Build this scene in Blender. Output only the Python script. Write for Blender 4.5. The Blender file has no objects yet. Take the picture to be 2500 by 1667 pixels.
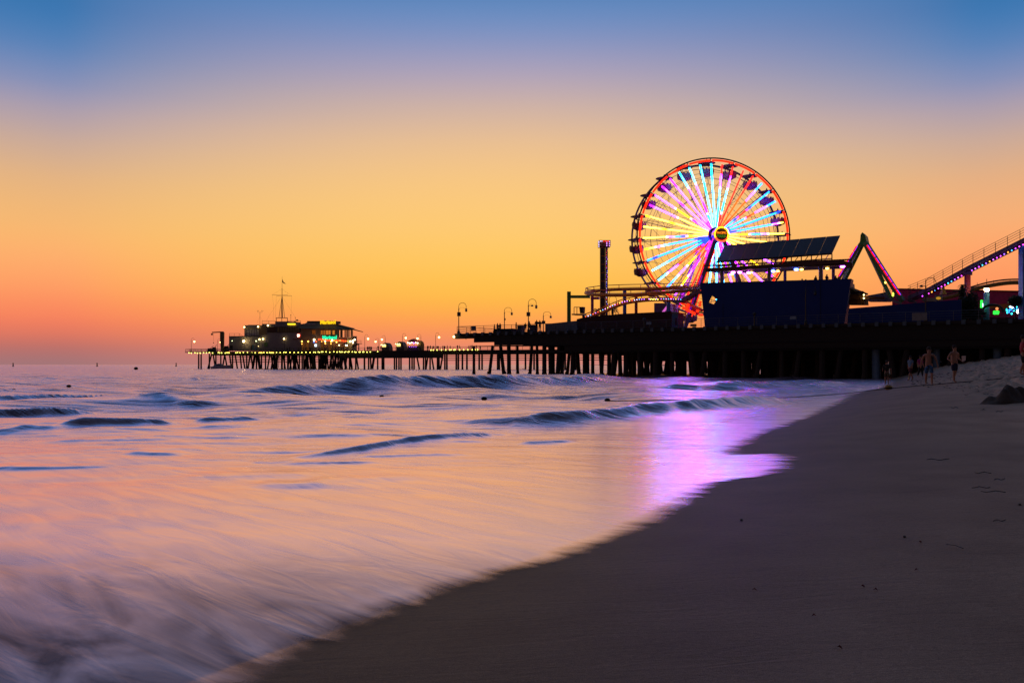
import bpy, math, random
import numpy as np
from mathutils import Vector, Matrix
R = math.radians
rng = random.Random(7)
sc = bpy.context.scene

# ------------------------------------------------------------------ camera
F, HX, HY, H = 2000.0, 1250.0, 890.0, 1.6
cam_d = bpy.data.cameras.new('camera'); cam = bpy.data.objects.new('camera', cam_d)
sc.collection.objects.link(cam); sc.camera = cam
cam.location = (0, 0, H); cam.rotation_euler = (R(90), 0, 0)
cam_d.sensor_width = 36; cam_d.lens = 36 * F / 2500; cam_d.shift_y = (HY - 833.5) / 2500
cam_d.clip_start = .05; cam_d.clip_end = 30000

def lin(c):
    return tuple((x / 255 / 12.92) if x / 255 <= .04045 else ((x / 255 + .055) / 1.055) ** 2.4 for x in c)

# ------------------------------------------------------------------ sky (afterglow, sun already down)
w = bpy.data.worlds.new('World'); sc.world = w; w.use_nodes = True
nt = w.node_tree; nt.nodes.clear()
def N(tree, t, **k):
    n = tree.nodes.new(t)
    for a, b in k.items(): setattr(n, a, b)
    return n
def M(tree, op, a, b=None, c=None, clamp=False):
    n = N(tree, 'ShaderNodeMath', operation=op, use_clamp=clamp)
    for i, v in enumerate((a, b, c)):
        if v is None: continue
        if isinstance(v, (int, float)): n.inputs[i].default_value = v
        else: tree.links.new(v, n.inputs[i])
    return n.outputs[0]
tc = N(nt, 'ShaderNodeTexCoord'); sp = N(nt, 'ShaderNodeSeparateXYZ'); nt.links.new(tc.outputs['Generated'], sp.inputs[0])
dx, dy, dz = sp.outputs
el = M(nt, 'ABSOLUTE', M(nt, 'ARCSINE', dz))
def ramp(tree, stops, fac):
    n = N(tree, 'ShaderNodeValToRGB'); cr = n.color_ramp; cr.interpolation = 'B_SPLINE' if len(stops) > 5 else 'LINEAR'
    for i, (p, c) in enumerate(stops):
        e = cr.elements[i] if i < 2 else cr.elements.new(p)
        e.position = p
    es = sorted(range(len(stops)), key=lambda i: stops[i][0])
    for e, i in zip(cr.elements, es): e.color = (*stops[i][1], 1)
    tree.links.new(fac, n.inputs[0]); return n.outputs[0]
def stops(lst, dist):
    out = []
    for y, c in lst:
        out.append((math.atan((890 - y) / dist) / R(50), lin(c)))
    out += [(30 / 50, lin((66, 110, 165))), (40 / 50, lin((74, 100, 142))), (1.0, lin((88, 96, 126)))]
    out.sort(key=lambda s: s[0])
    out[0] = (0, out[0][1]); return out
C0 = [(0, (92, 137, 192)), (90, (128, 147, 194)), (180, (176, 163, 186)), (260, (206, 178, 166)), (350, (235, 192, 145)),
      (450, (250, 200, 128)), (560, (255, 203, 115)), (650, (255, 198, 90)), (720, (255, 190, 72)), (770, (255, 168, 78)),
      (810, (253, 150, 88)), (850, (236, 136, 106)), (888, (205, 135, 128))]
C1 = [(0, (48, 116, 176)), (110, (85, 130, 185)), (200, (135, 145, 185)), (265, (172, 158, 174)), (340, (200, 170, 155)), (430, (228, 180, 130)),
      (545, (248, 186, 112)), (620, (254, 177, 110)), (700, (255, 158, 100)), (770, (251, 130, 93)), (815, (222, 120, 98)), (850, (185, 112, 106)), (888, (158, 118, 122))]
C2 = C1[:5] + [(430, (228, 176, 130)), (545, (250, 176, 116)), (620, (255, 164, 106)), (700, (255, 152, 96)), (770, (246, 128, 92)), (815, (222, 115, 94)), (850, (185, 108, 104)), (888, (158, 115, 120))]
fac = M(nt, 'DIVIDE', el, R(50))
a_ = ramp(nt, stops(C0, 2000), fac); b1 = ramp(nt, stops(C1, 2295), fac); b2 = ramp(nt, stops(C2, 2295), fac)
azs = M(nt, 'SUBTRACT', M(nt, 'ARCTAN2', dx, dy), R(.5)); az = M(nt, 'ABSOLUTE', azs); rgt = M(nt, 'GREATER_THAN', azs, 0.0)
mr = N(nt, 'ShaderNodeMix', data_type='RGBA'); nt.links.new(rgt, mr.inputs[0]); nt.links.new(b1, mr.inputs[6]); nt.links.new(b2, mr.inputs[7]); b_ = mr.outputs[2]
wv = M(nt, 'SMOOTH_MIN', M(nt, 'POWER', M(nt, 'DIVIDE', az, R(29)), M(nt, 'SUBTRACT', 2.1, M(nt, 'MULTIPLY', rgt, .5))), 1.0, .1)
mx = N(nt, 'ShaderNodeMix', data_type='RGBA'); nt.links.new(wv, mx.inputs[0]); nt.links.new(a_, mx.inputs[6]); nt.links.new(b_, mx.inputs[7])
# the eastern half of a dusk sky is far darker
ea = N(nt, 'ShaderNodeMapRange', interpolation_type='SMOOTHSTEP'); nt.links.new(dy, ea.inputs[0])
ea.inputs[1].default_value = -.35; ea.inputs[2].default_value = .65; ea.inputs[3].default_value = .2; ea.inputs[4].default_value = 1
ml = N(nt, 'ShaderNodeVectorMath', operation='SCALE'); nt.links.new(mx.outputs[2], ml.inputs[0]); nt.links.new(ea.outputs[0], ml.inputs[3])
bg = N(nt, 'ShaderNodeBackground'); nt.links.new(ml.outputs[0], bg.inputs[0]); bg.inputs[1].default_value = 1.0
wo = N(nt, 'ShaderNodeOutputWorld'); nt.links.new(bg.outputs[0], wo.inputs[0])
sc.view_settings.view_transform = 'Standard'; sc.view_settings.look = 'None'; sc.view_settings.exposure = 0; sc.view_settings.gamma = 1
sc.render.engine = 'CYCLES'; cy = sc.cycles
cy.use_denoising = True; cy.max_bounces = 7; cy.transparent_max_bounces = 8; cy.sample_clamp_indirect = 6; cy.sample_clamp_direct = 0
cy.caustics_reflective = True; cy.blur_glossy = .2

# ------------------------------------------------------------------ helpers
def P(px, py, Y): return Vector(((px - HX) / F * Y, Y, H + (HY - py) / F * Y))
col = sc.collection
WM = {}
MATS = {}
def pmat(name, c, rough=.7, metal=0, var=.15, scale=3.0, spec=.5, bump=0, stretch=(1, 1, 1)):
    if name in MATS: return MATS[name]
    m = bpy.data.materials.new(name); m.use_nodes = True; t = m.node_tree; b = t.nodes['Principled BSDF']
    b.inputs['Roughness'].default_value = rough; b.inputs['Metallic'].default_value = metal
    b.inputs['Specular IOR Level'].default_value = spec
    g = N(t, 'ShaderNodeTexCoord'); mp = N(t, 'ShaderNodeMapping'); mp.inputs['Scale'].default_value = stretch
    t.links.new(g.outputs['Object'], mp.inputs[0])
    n = N(t, 'ShaderNodeTexNoise'); n.inputs['Scale'].default_value = scale; n.inputs['Detail'].default_value = 5
    t.links.new(mp.outputs[0], n.inputs['Vector'])
    c2 = tuple(min(1, x * (1 + var)) for x in c); c1 = tuple(x * (1 - var) for x in c)
    o = ramp(t, [(.3, c1), (.7, c2)], n.outputs['Fac']); t.links.new(o, b.inputs['Base Color'])
    if bump:
        bp = N(t, 'ShaderNodeBump'); bp.inputs['Strength'].default_value = bump; bp.inputs['Distance'].default_value = .02
        t.links.new(n.outputs['Fac'], bp.inputs['Height']); t.links.new(bp.outputs[0], b.inputs['Normal'])
    MATS[name] = m; return m
def emat(c, s=5.0, name=None):
    k = name or ('light_%d_%d_%d_%d' % (c[0] * 99, c[1] * 99, c[2] * 99, s * 10))
    if k in MATS: return MATS[k]
    m = bpy.data.materials.new(k); m.use_nodes = True; t = m.node_tree; t.nodes.clear()
    e = N(t, 'ShaderNodeEmission'); e.inputs[0].default_value = (*c, 1); e.inputs[1].default_value = s
    o = N(t, 'ShaderNodeOutputMaterial'); t.links.new(e.outputs[0], o.inputs[0])
    MATS[k] = m; return m
def colmat(s):
    m = bpy.data.materials.new('led_tube'); m.use_nodes = True; t = m.node_tree; t.nodes.clear()
    at = N(t, 'ShaderNodeAttribute', attribute_name='Col')
    e = N(t, 'ShaderNodeEmission'); e.inputs[1].default_value = s; t.links.new(at.outputs['Color'], e.inputs[0])
    o = N(t, 'ShaderNodeOutputMaterial'); t.links.new(e.outputs[0], o.inputs[0]); return m

class MB:
    def __init__(s): s.v = []; s.f = []; s.c = []
    def add(s, vs, fs):
        o = len(s.v); s.v += [tuple(v) for v in vs]; s.f += [tuple(i + o for i in f) for f in fs]; return s
    def box(s, c, sz, rz=0, top=1.0):
        a, b = math.cos(rz), math.sin(rz); vs = []
        for z, k in ((-.5, 1), (.5, top)):
            for x, y in ((-.5, -.5), (.5, -.5), (.5, .5), (-.5, .5)):
                X, Y = x * sz[0] * k, y * sz[1] * k
                vs.append((c[0] + X * a - Y * b, c[1] + X * b + Y * a, c[2] + z * sz[2]))
        return s.add(vs, [(3, 2, 1, 0), (4, 5, 6, 7), (0, 1, 5, 4), (1, 2, 6, 5), (2, 3, 7, 6), (3, 0, 4, 7)])
    def tube(s, p0, p1, r, n=6, r2=None, caps=True):
        p0, p1 = Vector(p0), Vector(p1); d = p1 - p0
        if d.length < 1e-6: return s
        d.normalize(); u = d.orthogonal().normalized(); w_ = d.cross(u); r2 = r if r2 is None else r2
        vs = []
        for p, q in ((p0, r), (p1, r2)):
            for i in range(n):
                a = 2 * math.pi * (i + .5) / n; vs.append(p + (u * math.cos(a) + w_ * math.sin(a)) * q)
        fs = [(i, (i + 1) % n, n + (i + 1) % n, n + i) for i in range(n)]
        if caps: fs += [tuple(range(n - 1, -1, -1)), tuple(range(n, 2 * n))]
        return s.add(vs, fs)
    def path(s, pts, r, n=6, closed=False):
        pts = [Vector(p) for p in pts]; m = len(pts); vs = []; up0 = None
        for i, p in enumerate(pts):
            a = pts[(i - 1) % m] if (closed or i > 0) else p; b = pts[(i + 1) % m] if (closed or i < m - 1) else p
            d = (b - a).normalized()
            u = d.orthogonal().normalized() if up0 is None else (up0 - d * up0.dot(d)).normalized()
            up0 = u; w_ = d.cross(u)
            for k in range(n):
                t = 2 * math.pi * k / n; vs.append(p + (u * math.cos(t) + w_ * math.sin(t)) * r)
        fs = []
        for i in range(m if closed else m - 1):
            j = (i + 1) % m
            for k in range(n): fs.append((i * n + k, i * n + (k + 1) % n, j * n + (k + 1) % n, j * n + k))
        if not closed: fs += [tuple(range(n - 1, -1, -1)), tuple(range((m - 1) * n, m * n))]
        return s.add(vs, fs)
    def beam(s, p0, p1, wd, ht, side=None):
        p0, p1 = Vector(p0), Vector(p1); d = (p1 - p0).normalized()
        sd = Vector(side).normalized() if side is not None else d.cross(Vector((0, 0, 1)))
        if sd.length < .01: sd = Vector((1, 0, 0))
        sd.normalize(); up = sd.cross(d).normalized(); vs = []
        for p in (p0, p1):
            for a, b in ((-1, -1), (1, -1), (1, 1), (-1, 1)): vs.append(p + sd * a * wd / 2 + up * b * ht / 2)
        return s.add(vs, [(3, 2, 1, 0), (4, 5, 6, 7), (0, 1, 5, 4), (1, 2, 6, 5), (2, 3, 7, 6), (3, 0, 4, 7)])
    def prism(s, pts, ext):
        n = len(pts); e = Vector(ext); pts = [Vector(p) for p in pts]
        return s.add(pts + [p + e for p in pts], [tuple(range(n - 1, -1, -1)), tuple(range(n, 2 * n))] + [(i, (i + 1) % n, n + (i + 1) % n, n + i) for i in range(n)])
    def lathe(s, c, prof, n=12):
        vs = []; fs = []
        for r, z in prof:
            for k in range(n):
                t = 2 * math.pi * k / n; vs.append((c[0] + r * math.cos(t), c[1] + r * math.sin(t), c[2] + z))
        for i in range(len(prof) - 1):
            for k in range(n): fs.append((i * n + k, i * n + (k + 1) % n, (i + 1) * n + (k + 1) % n, (i + 1) * n + k))
        fs += [tuple(range(n - 1, -1, -1)), tuple(range((len(prof) - 1) * n, len(prof) * n))]
        return s.add(vs, fs)
    def ball(s, c, r, n=8, sq=1.0):
        m = max(4, n // 2 + 1)
        return s.lathe(c, [(r * max(.02, math.sin(math.pi * i / m)), -r * sq * math.cos(math.pi * i / m)) for i in range(m + 1)], n)
    def build(s, name, mat, parent=None, world=False, smooth=False):
        me = bpy.data.meshes.new(name); vs = s.v; loc = None
        if parent is None and world:
            a = np.array(vs); loc = Vector(((a[:, 0].min() + a[:, 0].max()) / 2, (a[:, 1].min() + a[:, 1].max()) / 2, a[:, 2].min()))
            vs = [(x - loc.x, y - loc.y, z - loc.z) for x, y, z in vs]
        elif world:
            iv = WM[parent.name].inverted(); vs = [tuple(iv @ Vector(v)) for v in vs]
        me.from_pydata(vs, [], s.f); me.materials.append(mat)
        if s.c:
            at = me.color_attributes.new('Col', 'FLOAT_COLOR', 'POINT'); at.data.foreach_set('color', np.array(s.c, dtype=np.float32).ravel())
        if smooth: me.polygons.foreach_set('use_smooth', [True] * len(me.polygons))
        me.update()
        o = bpy.data.objects.new(name, me); col.objects.link(o)
        if loc is not None: o.location = loc; WM[o.name] = Matrix.Translation(loc)
        if parent is not None: o.parent = parent; WM[o.name] = WM[parent.name].copy()
        return o
def tag(o, label=None, cat=None, group=None, kind=None):
    for k, v in (('label', label), ('category', cat), ('group', group), ('kind', kind)):
        if v: o[k] = v
    return o
def thing(name, label, cat, loc=(0, 0, 0), rz=0, group=None):
    o = bpy.data.objects.new(name, None); col.objects.link(o); o.location = loc; o.rotation_euler = (0, 0, rz); o.empty_display_size = .3
    WM[o.name] = Matrix.Translation(Vector(loc)) @ Matrix.Rotation(rz, 4, 'Z')
    return tag(o, label, cat, group)
def dup(root, loc, rz=0, label=None, scale=None):
    def cp(o, par):
        c = o.copy(); col.objects.link(c)
        if par is not None: c.parent = par
        for ch in list(o.children): cp(ch, c)
        return c
    r = cp(root, None); r.location = loc; r.rotation_euler = (0, 0, rz)
    if scale: r.scale = scale if hasattr(scale, '__len__') else (scale,) * 3
    if label: r['label'] = label
    WM[r.name] = Matrix.Translation(Vector(loc)) @ Matrix.Rotation(rz, 4, 'Z')
    return r

# ------------------------------------------------------------------ lie of the land
def ss(a, b, x): t = np.clip((x - a) / (b - a), 0, 1); return t * t * (3 - 2 * t)
XSY = [-30, -9, -4, 0, 4.12, 5.35, 6.24, 6.79, 7.67, 9.04, 11.03, 13, 15.24, 18.5, 23.5, 32.6, 44.4, 57, 71, 100, 200, 400]
XSX = [-28, -11, -7, -4.2, -1.35, -.78, -.09, .45, 1.12, 1.84, 2.72, 3.6, 4.3, 5.74, 8.4, 13.1, 18.7, 25, 32, 46, 90, 180]
XWY = [-30, -9, -4, 0, 4.12, 5.35, 6.24, 6.79, 7.67, 9.04, 11.03, 11.6, 12.6, 13.6, 14.2, 14.6, 15.24, 18.5, 23.5, 32.6, 44.4, 52, 57, 71, 100, 200, 400]
XWX = [-28, -11, -7, -4.1, -1.25, -.68, .01, .55, 1.22, 1.94, 2.85, 3.9, 4.4, 4.72, 4.62, 4.15, 4.2, 5.74, 8.4, 13.1, 18.7, 24, 26.3, 33, 46, 90, 180]
def xs(Y): return np.interp(Y, XSY, XSX)
def xw(Y): return np.interp(Y, XWY, XWX)
RP = [(rng.uniform(0, 6.28), rng.uniform(-1, 1), rng.uniform(.5, 2.2)) for _ in range(14)]
def sandz(X, Y):
    X = np.asarray(X, float); Y = np.asarray(Y, float)
    ys = np.stack([xs(Y + q) for q in (-2, -1, 0, 1, 2)]).mean(0)
    d = (X - ys) * .87
    k = .075 + .125 * ss(10, 36, Y)
    z = np.where(d > 0, k * np.where(d < 3, d, 3 + (d - 3) * .55), .07 * d)
    z = z + np.where(d > 0, 1, 0) * (.012 * np.clip(Y - 40, 0, 60) * ss(1, 6, d) + .07 * np.clip(d - 5.5, 0, 6) * ss(35, 60, Y))
    z = np.minimum(z, 2.6); z = np.maximum(z, -3)
    u = np.zeros_like(z)
    for ph, a, s_ in RP: u += np.sin(s_ * (X * (.25 + .2 * a) + Y * .22) + ph)
    return z + u * .006 * ss(.5, 4, d)
OCT = []
for i in range(46):
    lam = 10 ** rng.uniform(-.25, 1.25); th = rng.gauss(0, .6)
    OCT.append((lam, 2 * math.pi / lam * math.sin(th), 2 * math.pi / lam * math.cos(th), rng.uniform(0, 6.28), .0088 * lam ** .7 * rng.uniform(.5, 1.2)))
RID = []
def ridge(pts, h, wf, wb):
    q = [((x - HX) / F * (3200 / (y - 890)), 3200 / (y - 890)) for x, y in pts]; q.sort()
    RID.append(([a for a, _ in q], [b for _, b in q], h, wf * .85, wb))
ridge([(200, 978), (480, 966), (800, 957), (1000, 952), (1200, 948), (1420, 942), (1600, 937)], .56, 1.9, 3.5)
ridge([(1000, 935), (1200, 930), (1400, 928), (1600, 927)], .42, 2.4, 4.0)
ridge([(1380, 952), (1560, 958), (1800, 954), (2000, 944), (2150, 938)], .34, 1.3, 2.4)
ridge([(960, 1030), (1260, 1040), (1420, 1032), (1600, 1017), (1780, 1003), (2020, 978)], .27, .95, 1.5)
ridge([(640, 1124), (860, 1108), (980, 1088), (1120, 1073), (1290, 1052)], .085, .42, .8)
ridge([(-300, 1022), (0, 1012), (120, 1005), (240, 998), (330, 990)], .25, .8, 1.4)
ridge([(-200, 985), (0, 982), (200, 974), (330, 966), (470, 957)], .24, 1.1, 1.8)
ridge([(280, 986), (360, 984), (470, 989), (560, 986)], .17, .8, 1.3)
ridge([(90, 1052), (200, 1049), (300, 1044), (420, 1038)], .15, .5, .9)
ridge([(440, 1020), (540, 1017), (650, 1013)], .1, .45, .8)
ridge([(0, 932), (60, 931), (170, 930), (220, 929)], .3, 2.2, 3.0)
ridge([(360, 934), (420, 932), (480, 931)], .26, 2.0, 3.0)
ridge([(1180, 968), (1300, 970), (1420, 966)], .13, .8, 1.3)
ridge([(1250, 1085), (1340, 1083), (1420, 1078)], .05, .3, .5)
ridge([(-40, 1056), (60, 1060), (150, 1056)], .07, .5, .8)
for i in range(80):
    y = rng.uniform(903, 1010) if i < 50 else rng.uniform(1010, 1200); x = rng.uniform(-150, 1500 if y < 1000 else 900); ln = rng.uniform(60, 240); s_ = 3200 / (y - 890)
    ridge([(x, y + rng.uniform(-2, 3)), (x + ln, y), (x + 2 * ln, y - rng.uniform(0, 6))], rng.uniform(.0009, .0022) * s_, .018 * s_, .04 * s_)
def waterz(X, Y, res=None):
    X = np.asarray(X, float); Y = np.asarray(Y, float)
    dw = (xw(Y) - X) * .87
    if res is None: res = np.zeros_like(Y)
    z = np.zeros_like(X)
    for lam, kx, ky, ph, a in OCT:
        z += a * ss(2.2, 5, lam / np.maximum(res, 1e-3)) * np.sin(kx * X + ky * Y + ph + .6 * np.sin(.11 * X + ph))
    z *= (.10 + .9 * ss(7, 50, Y)) * ss(0, 7, dw)
    for qx, qy, h, wf, wb in RID:
        yl = np.interp(X, qx, qy) + .45 * wf * np.sin(X * .22 / wf + h * 90) + .15 * wf * np.sin(X * .6 / wf + h * 50)
        L = qx[-1] - qx[0]; u = (X - qx[0]) / L
        tp = ss(0, .3, u) * ss(0, .3, 1 - u) * (.9 + .1 * np.sin(X * .5 / wf + 3))
        t = Y - yl - wf + .12 * wf * np.sin(X * 3.1 / wf + 2 * np.sin(X * .9 / wf)) * np.sin(X * .37 / wf + h * 31)
        z += 1.45 * h * tp * np.where(t < 0, (1 + (t / wf) ** 2 * 1.3) ** -1.6, (1 + (t / wb) ** 2) ** -1.5)
    z *= ss(-.2, 2.5, dw) * .9 + .1
    return np.where(dw > -.3, np.maximum(z, np.where(dw < 6, sandz(X, Y) + .012, -9)), z)
def G(px, py):
    """first point of the ground or water seen along a pixel's ray"""
    k, m = (px - HX) / F, (HY - py) / F; Ya = 3.0 * 1.002 ** np.arange(2450)
    g = np.maximum(sandz(k * Ya, Ya), 0.0); hit = np.nonzero(H + m * Ya <= g)[0]; i = hit[0] if len(hit) else len(Ya) - 1
    return Vector((k * Ya[i], Ya[i], float(g[i])))
def grid(name, rows, cols, zf, mat, attrs=None):
    Yv, K = np.meshgrid(rows, cols, indexing='ij'); X = K * Yv if rows[0] > 0 else K
    Z = zf(X, Yv); nr, nc = X.shape
    me = bpy.data.meshes.new(name); co = np.stack([X, Yv, Z], -1).reshape(-1, 3).astype(np.float32)
    idx = np.arange(nr * nc).reshape(nr, nc)
    q = np.stack([idx[:-1, :-1], idx[:-1, 1:], idx[1:, 1:], idx[1:, :-1]], -1).reshape(-1, 4)
    me.vertices.add(len(co)); me.vertices.foreach_set('co', co.ravel())
    me.loops.add(q.size); me.loops.foreach_set('vertex_index', q.ravel().astype(np.int32))
    me.polygons.add(len(q)); me.polygons.foreach_set('loop_start', np.arange(0, q.size, 4, dtype=np.int32))
    me.polygons.foreach_set('use_smooth', np.ones(len(q), dtype=bool))
    for an, fn in (attrs or {}).items():
        a = me.attributes.new(an, 'FLOAT', 'POINT'); a.data.foreach_set('value', fn(X, Yv).ravel().astype(np.float32))
    me.update(calc_edges=True); me.materials.append(mat)
    o = bpy.data.objects.new(name, me); col.objects.link(o); return o

# ---- sand material
def sand_material():
    m = bpy.data.materials.new('beach_sand'); m.use_nodes = True; t = m.node_tree; b = t.nodes['Principled BSDF']; L = t.links.new
    ge = N(t, 'ShaderNodeNewGeometry'); at = N(t, 'ShaderNodeAttribute', attribute_name='dw')
    n1 = N(t, 'ShaderNodeTexNoise'); n1.inputs['Scale'].default_value = .9; n1.inputs['Detail'].default_value = 6; L(ge.outputs['Position'], n1.inputs['Vector'])
    n2 = N(t, 'ShaderNodeTexNoise'); n2.inputs['Scale'].default_value = 160; n2.inputs['Detail'].default_value = 3; L(ge.outputs['Position'], n2.inputs['Vector'])
    mp = N(t, 'ShaderNodeMapping'); mp.inputs['Scale'].default_value = (1.1, 5.5, 1); L(ge.outputs['Position'], mp.inputs[0])
    n3 = N(t, 'ShaderNodeTexNoise'); n3.inputs['Scale'].default_value = 1.6; n3.inputs['Detail'].default_value = 8; n3.inputs['Distortion'].default_value = 1.6; L(mp.outputs[0], n3.inputs['Vector'])
    base = ramp(t, [(.32, (.43, .285, .185)), (.68, (.62, .43, .285))], n1.outputs['Fac'])
    gr = ramp(t, [(.3, (.62, .62, .62)), (.7, (1.25, 1.25, 1.25))], n2.outputs['Fac'])
    st = ramp(t, [(.28, (.84, .84, .84)), (.42, (1, 1, 1))], n3.outputs['Fac'])
    n4 = N(t, 'ShaderNodeTexNoise'); n4.inputs['Scale'].default_value = 26; n4.inputs['Detail'].default_value = 5; L(mp.outputs[0], n4.inputs['Vector'])  # mid-scale noise puts small streak shadows into the sand colour
    g4 = ramp(t, [(.34, (.80, .80, .80)), (.6, (1.12, 1.12, 1.12))], n4.outputs['Fac']); mg = N(t, 'ShaderNodeMix', data_type='RGBA', blend_type='MULTIPLY'); mg.inputs[0].default_value = 1; L(gr, mg.inputs[6]); L(g4, mg.inputs[7]); gr = mg.outputs[2]
    m1 = N(t, 'ShaderNodeMix', data_type='RGBA', blend_type='MULTIPLY'); m1.inputs[0].default_value = 1; L(base, m1.inputs[6]); L(gr, m1.inputs[7])
    m2 = N(t, 'ShaderNodeMix', data_type='RGBA', blend_type='MULTIPLY'); m2.inputs[0].default_value = 1; L(m1.outputs[2], m2.inputs[6]); L(st, m2.inputs[7])
    wet = N(t, 'ShaderNodeMapRange', interpolation_type='SMOOTHSTEP'); L(at.outputs['Fac'], wet.inputs[0])
    wet.inputs[1].default_value = -6.5; wet.inputs[2].default_value = -.1
    m3 = N(t, 'ShaderNodeMix', data_type='RGBA', blend_type='MULTIPLY'); L(wet.outputs[0], m3.inputs[0]); L(m2.outputs[2], m3.inputs[6]); m3.inputs[7].default_value = (.34, .31, .29, 1)
    L(m3.outputs[2], b.inputs['Base Color'])
    L(M(t, 'SUBTRACT', .92, M(t, 'MULTIPLY', wet.outputs[0], .3)), b.inputs['Roughness'])
    b.inputs['Specular IOR Level'].default_value = .2
    bp = N(t, 'ShaderNodeBump'); bp.inputs['Strength'].default_value = .5; bp.inputs['Distance'].default_value = .012
    L(M(t, 'ADD', M(t, 'MULTIPLY', n3.outputs['Fac'], .8), M(t, 'MULTIPLY', n2.outputs['Fac'], .25)), bp.inputs['Height']); L(bp.outputs[0], b.inputs['Normal'])
    return m
def water_material():
    m = bpy.data.materials.new('sea_water'); m.use_nodes = True; t = m.node_tree; b = t.nodes['Principled BSDF']; L = t.links.new
    out = t.nodes['Material Output']
    ge = N(t, 'ShaderNodeNewGeometry'); at = N(t, 'ShaderNodeAttribute', attribute_name='dw'); far = N(t, 'ShaderNodeAttribute', attribute_name='far')
    def streak(rot, sx, sy, scale, detail=5, dist=.6):
        m0 = N(t, 'ShaderNodeMapping'); m0.inputs['Rotation'].default_value = (0, 0, R(rot)); L(ge.outputs['Position'], m0.inputs[0])
        mp = N(t, 'ShaderNodeMapping'); mp.inputs['Scale'].default_value = (sx, sy, 1)
        L(m0.outputs[0], mp.inputs[0]); n = N(t, 'ShaderNodeTexNoise'); n.inputs['Scale'].default_value = scale
        n.inputs['Detail'].default_value = detail; n.inputs['Distortion'].default_value = dist; L(mp.outputs[0], n.inputs['Vector']); return n.outputs['Fac']
    s_near = streak(44, .5, 2.6, 1.25, 6, 1.1); s_mid = streak(9, .25, 1.9, 1.5); s_far = streak(3, .12, 1.0, 1.0, 6, .3)
    big = streak(10, .6, 1.2, .35, 3)
    mn = N(t, 'ShaderNodeMix', data_type='FLOAT'); L(M(t, 'MULTIPLY', far.outputs['Fac'], 2.0, clamp=True), mn.inputs[0]); L(s_near, mn.inputs[2]); L(s_mid, mn.inputs[3])
    sep = N(t, 'ShaderNodeSeparateXYZ'); L(ge.outputs['Position'], sep.inputs[0])
    bign = M(t, 'MULTIPLY', M(t, 'SUBTRACT', streak(48, .55, 1.7, .9, 4, 1.5), .36, clamp=True), 3.4, clamp=True)
    chop = M(t, 'MULTIPLY', M(t, 'SUBTRACT', streak(5, .55, 3.4, 1.5, 4, .8), .56, clamp=True), M(t, 'MULTIPLY', M(t, 'SUBTRACT', streak(0, .35, .8, .45, 2, .3), .47, clamp=True), 60.0))
    # foam: soft veils of long-exposed wash, thick at the lip of the swash
    edge = N(t, 'ShaderNodeMapRange', interpolation_type='SMOOTHSTEP'); L(at.outputs['Fac'], edge.inputs[0])
    edge.inputs[1].default_value = 3.2; edge.inputs[2].default_value = .1
    veil = M(t, 'MULTIPLY', M(t, 'SUBTRACT', mn.outputs[0], .40, clamp=True), 2.6, clamp=True)
    bigm = M(t, 'MULTIPLY', M(t, 'SUBTRACT', big, .38, clamp=True), 3.0, clamp=True)
    foam = M(t, 'ADD', M(t, 'MULTIPLY', M(t, 'MULTIPLY', veil, bigm), .75), M(t, 'MULTIPLY', edge.outputs[0], M(t, 'ADD', .62, M(t, 'MULTIPLY', veil, .6))), clamp=True)
    nf2 = N(t, 'ShaderNodeMapRange', interpolation_type='SMOOTHSTEP'); L(sep.outputs[1], nf2.inputs[0]); nf2.inputs[1].default_value = 8.0; nf2.inputs[2].default_value = 4.4
    foam = M(t, 'MULTIPLY', M(t, 'MULTIPLY', foam, M(t, 'SUBTRACT', 1.0, M(t, 'MULTIPLY', far.outputs['Fac'], .8))), M(t, 'SUBTRACT', 1.0, M(t, 'MULTIPLY', nf2.outputs[0], M(t, 'MULTIPLY', bign, .85))))
    hgt = M(t, 'ADD', M(t, 'MULTIPLY', mn.outputs[0], M(t, 'ADD', .28, M(t, 'MULTIPLY', far.outputs['Fac'], 1.2, clamp=True))), M(t, 'MULTIPLY', s_far, M(t, 'MULTIPLY', far.outputs['Fac'], 20.0)))
    hgt = M(t, 'ADD', hgt, M(t, 'MULTIPLY', chop, M(t, 'MULTIPLY', far.outputs['Fac'], 2.4)))
    bp = N(t, 'ShaderNodeBump'); bp.inputs['Strength'].default_value = .42; bp.inputs['Distance'].default_value = .06; L(hgt, bp.inputs['Height'])
    # body of the water and its sheen, which grows towards grazing angles
    L(ramp(t, [(.0, (.055, .048, .042)), (.5, (.012, .028, .055))], far.outputs['Fac']), b.inputs['Base Color']); b.inputs['Roughness'].default_value = .6; b.inputs['Specular IOR Level'].default_value = 0
    dt_ = N(t, 'ShaderNodeVectorMath', operation='DOT_PRODUCT'); L(ge.outputs['Incoming'], dt_.inputs[0]); L(bp.outputs[0], dt_.inputs[1])
    gz = M(t, 'POWER', M(t, 'SUBTRACT', 1.0, M(t, 'ABSOLUTE', dt_.outputs['Value']), clamp=True), 6.2)
    nearf = N(t, 'ShaderNodeMapRange', interpolation_type='SMOOTHSTEP'); L(sep.outputs[1], nearf.inputs[0]); nearf.inputs[1].default_value = 8.0; nearf.inputs[2].default_value = 4.6
    dim = M(t, 'SUBTRACT', 1.0, M(t, 'MULTIPLY', nearf.outputs[0], M(t, 'ADD', .42, M(t, 'MULTIPLY', bign, .45))), clamp=True)
    fac = M(t, 'ADD', .03, M(t, 'MULTIPLY', M(t, 'MULTIPLY', gz, 4.9, clamp=True), dim), clamp=True)
    gl = N(t, 'ShaderNodeBsdfGlossy'); gl.inputs['Color'].default_value = (1, .79, .92, 1); L(bp.outputs[0], gl.inputs['Normal'])
    L(M(t, 'ADD', .23, M(t, 'MULTIPLY', veil, .08)), gl.inputs['Roughness'])
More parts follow.
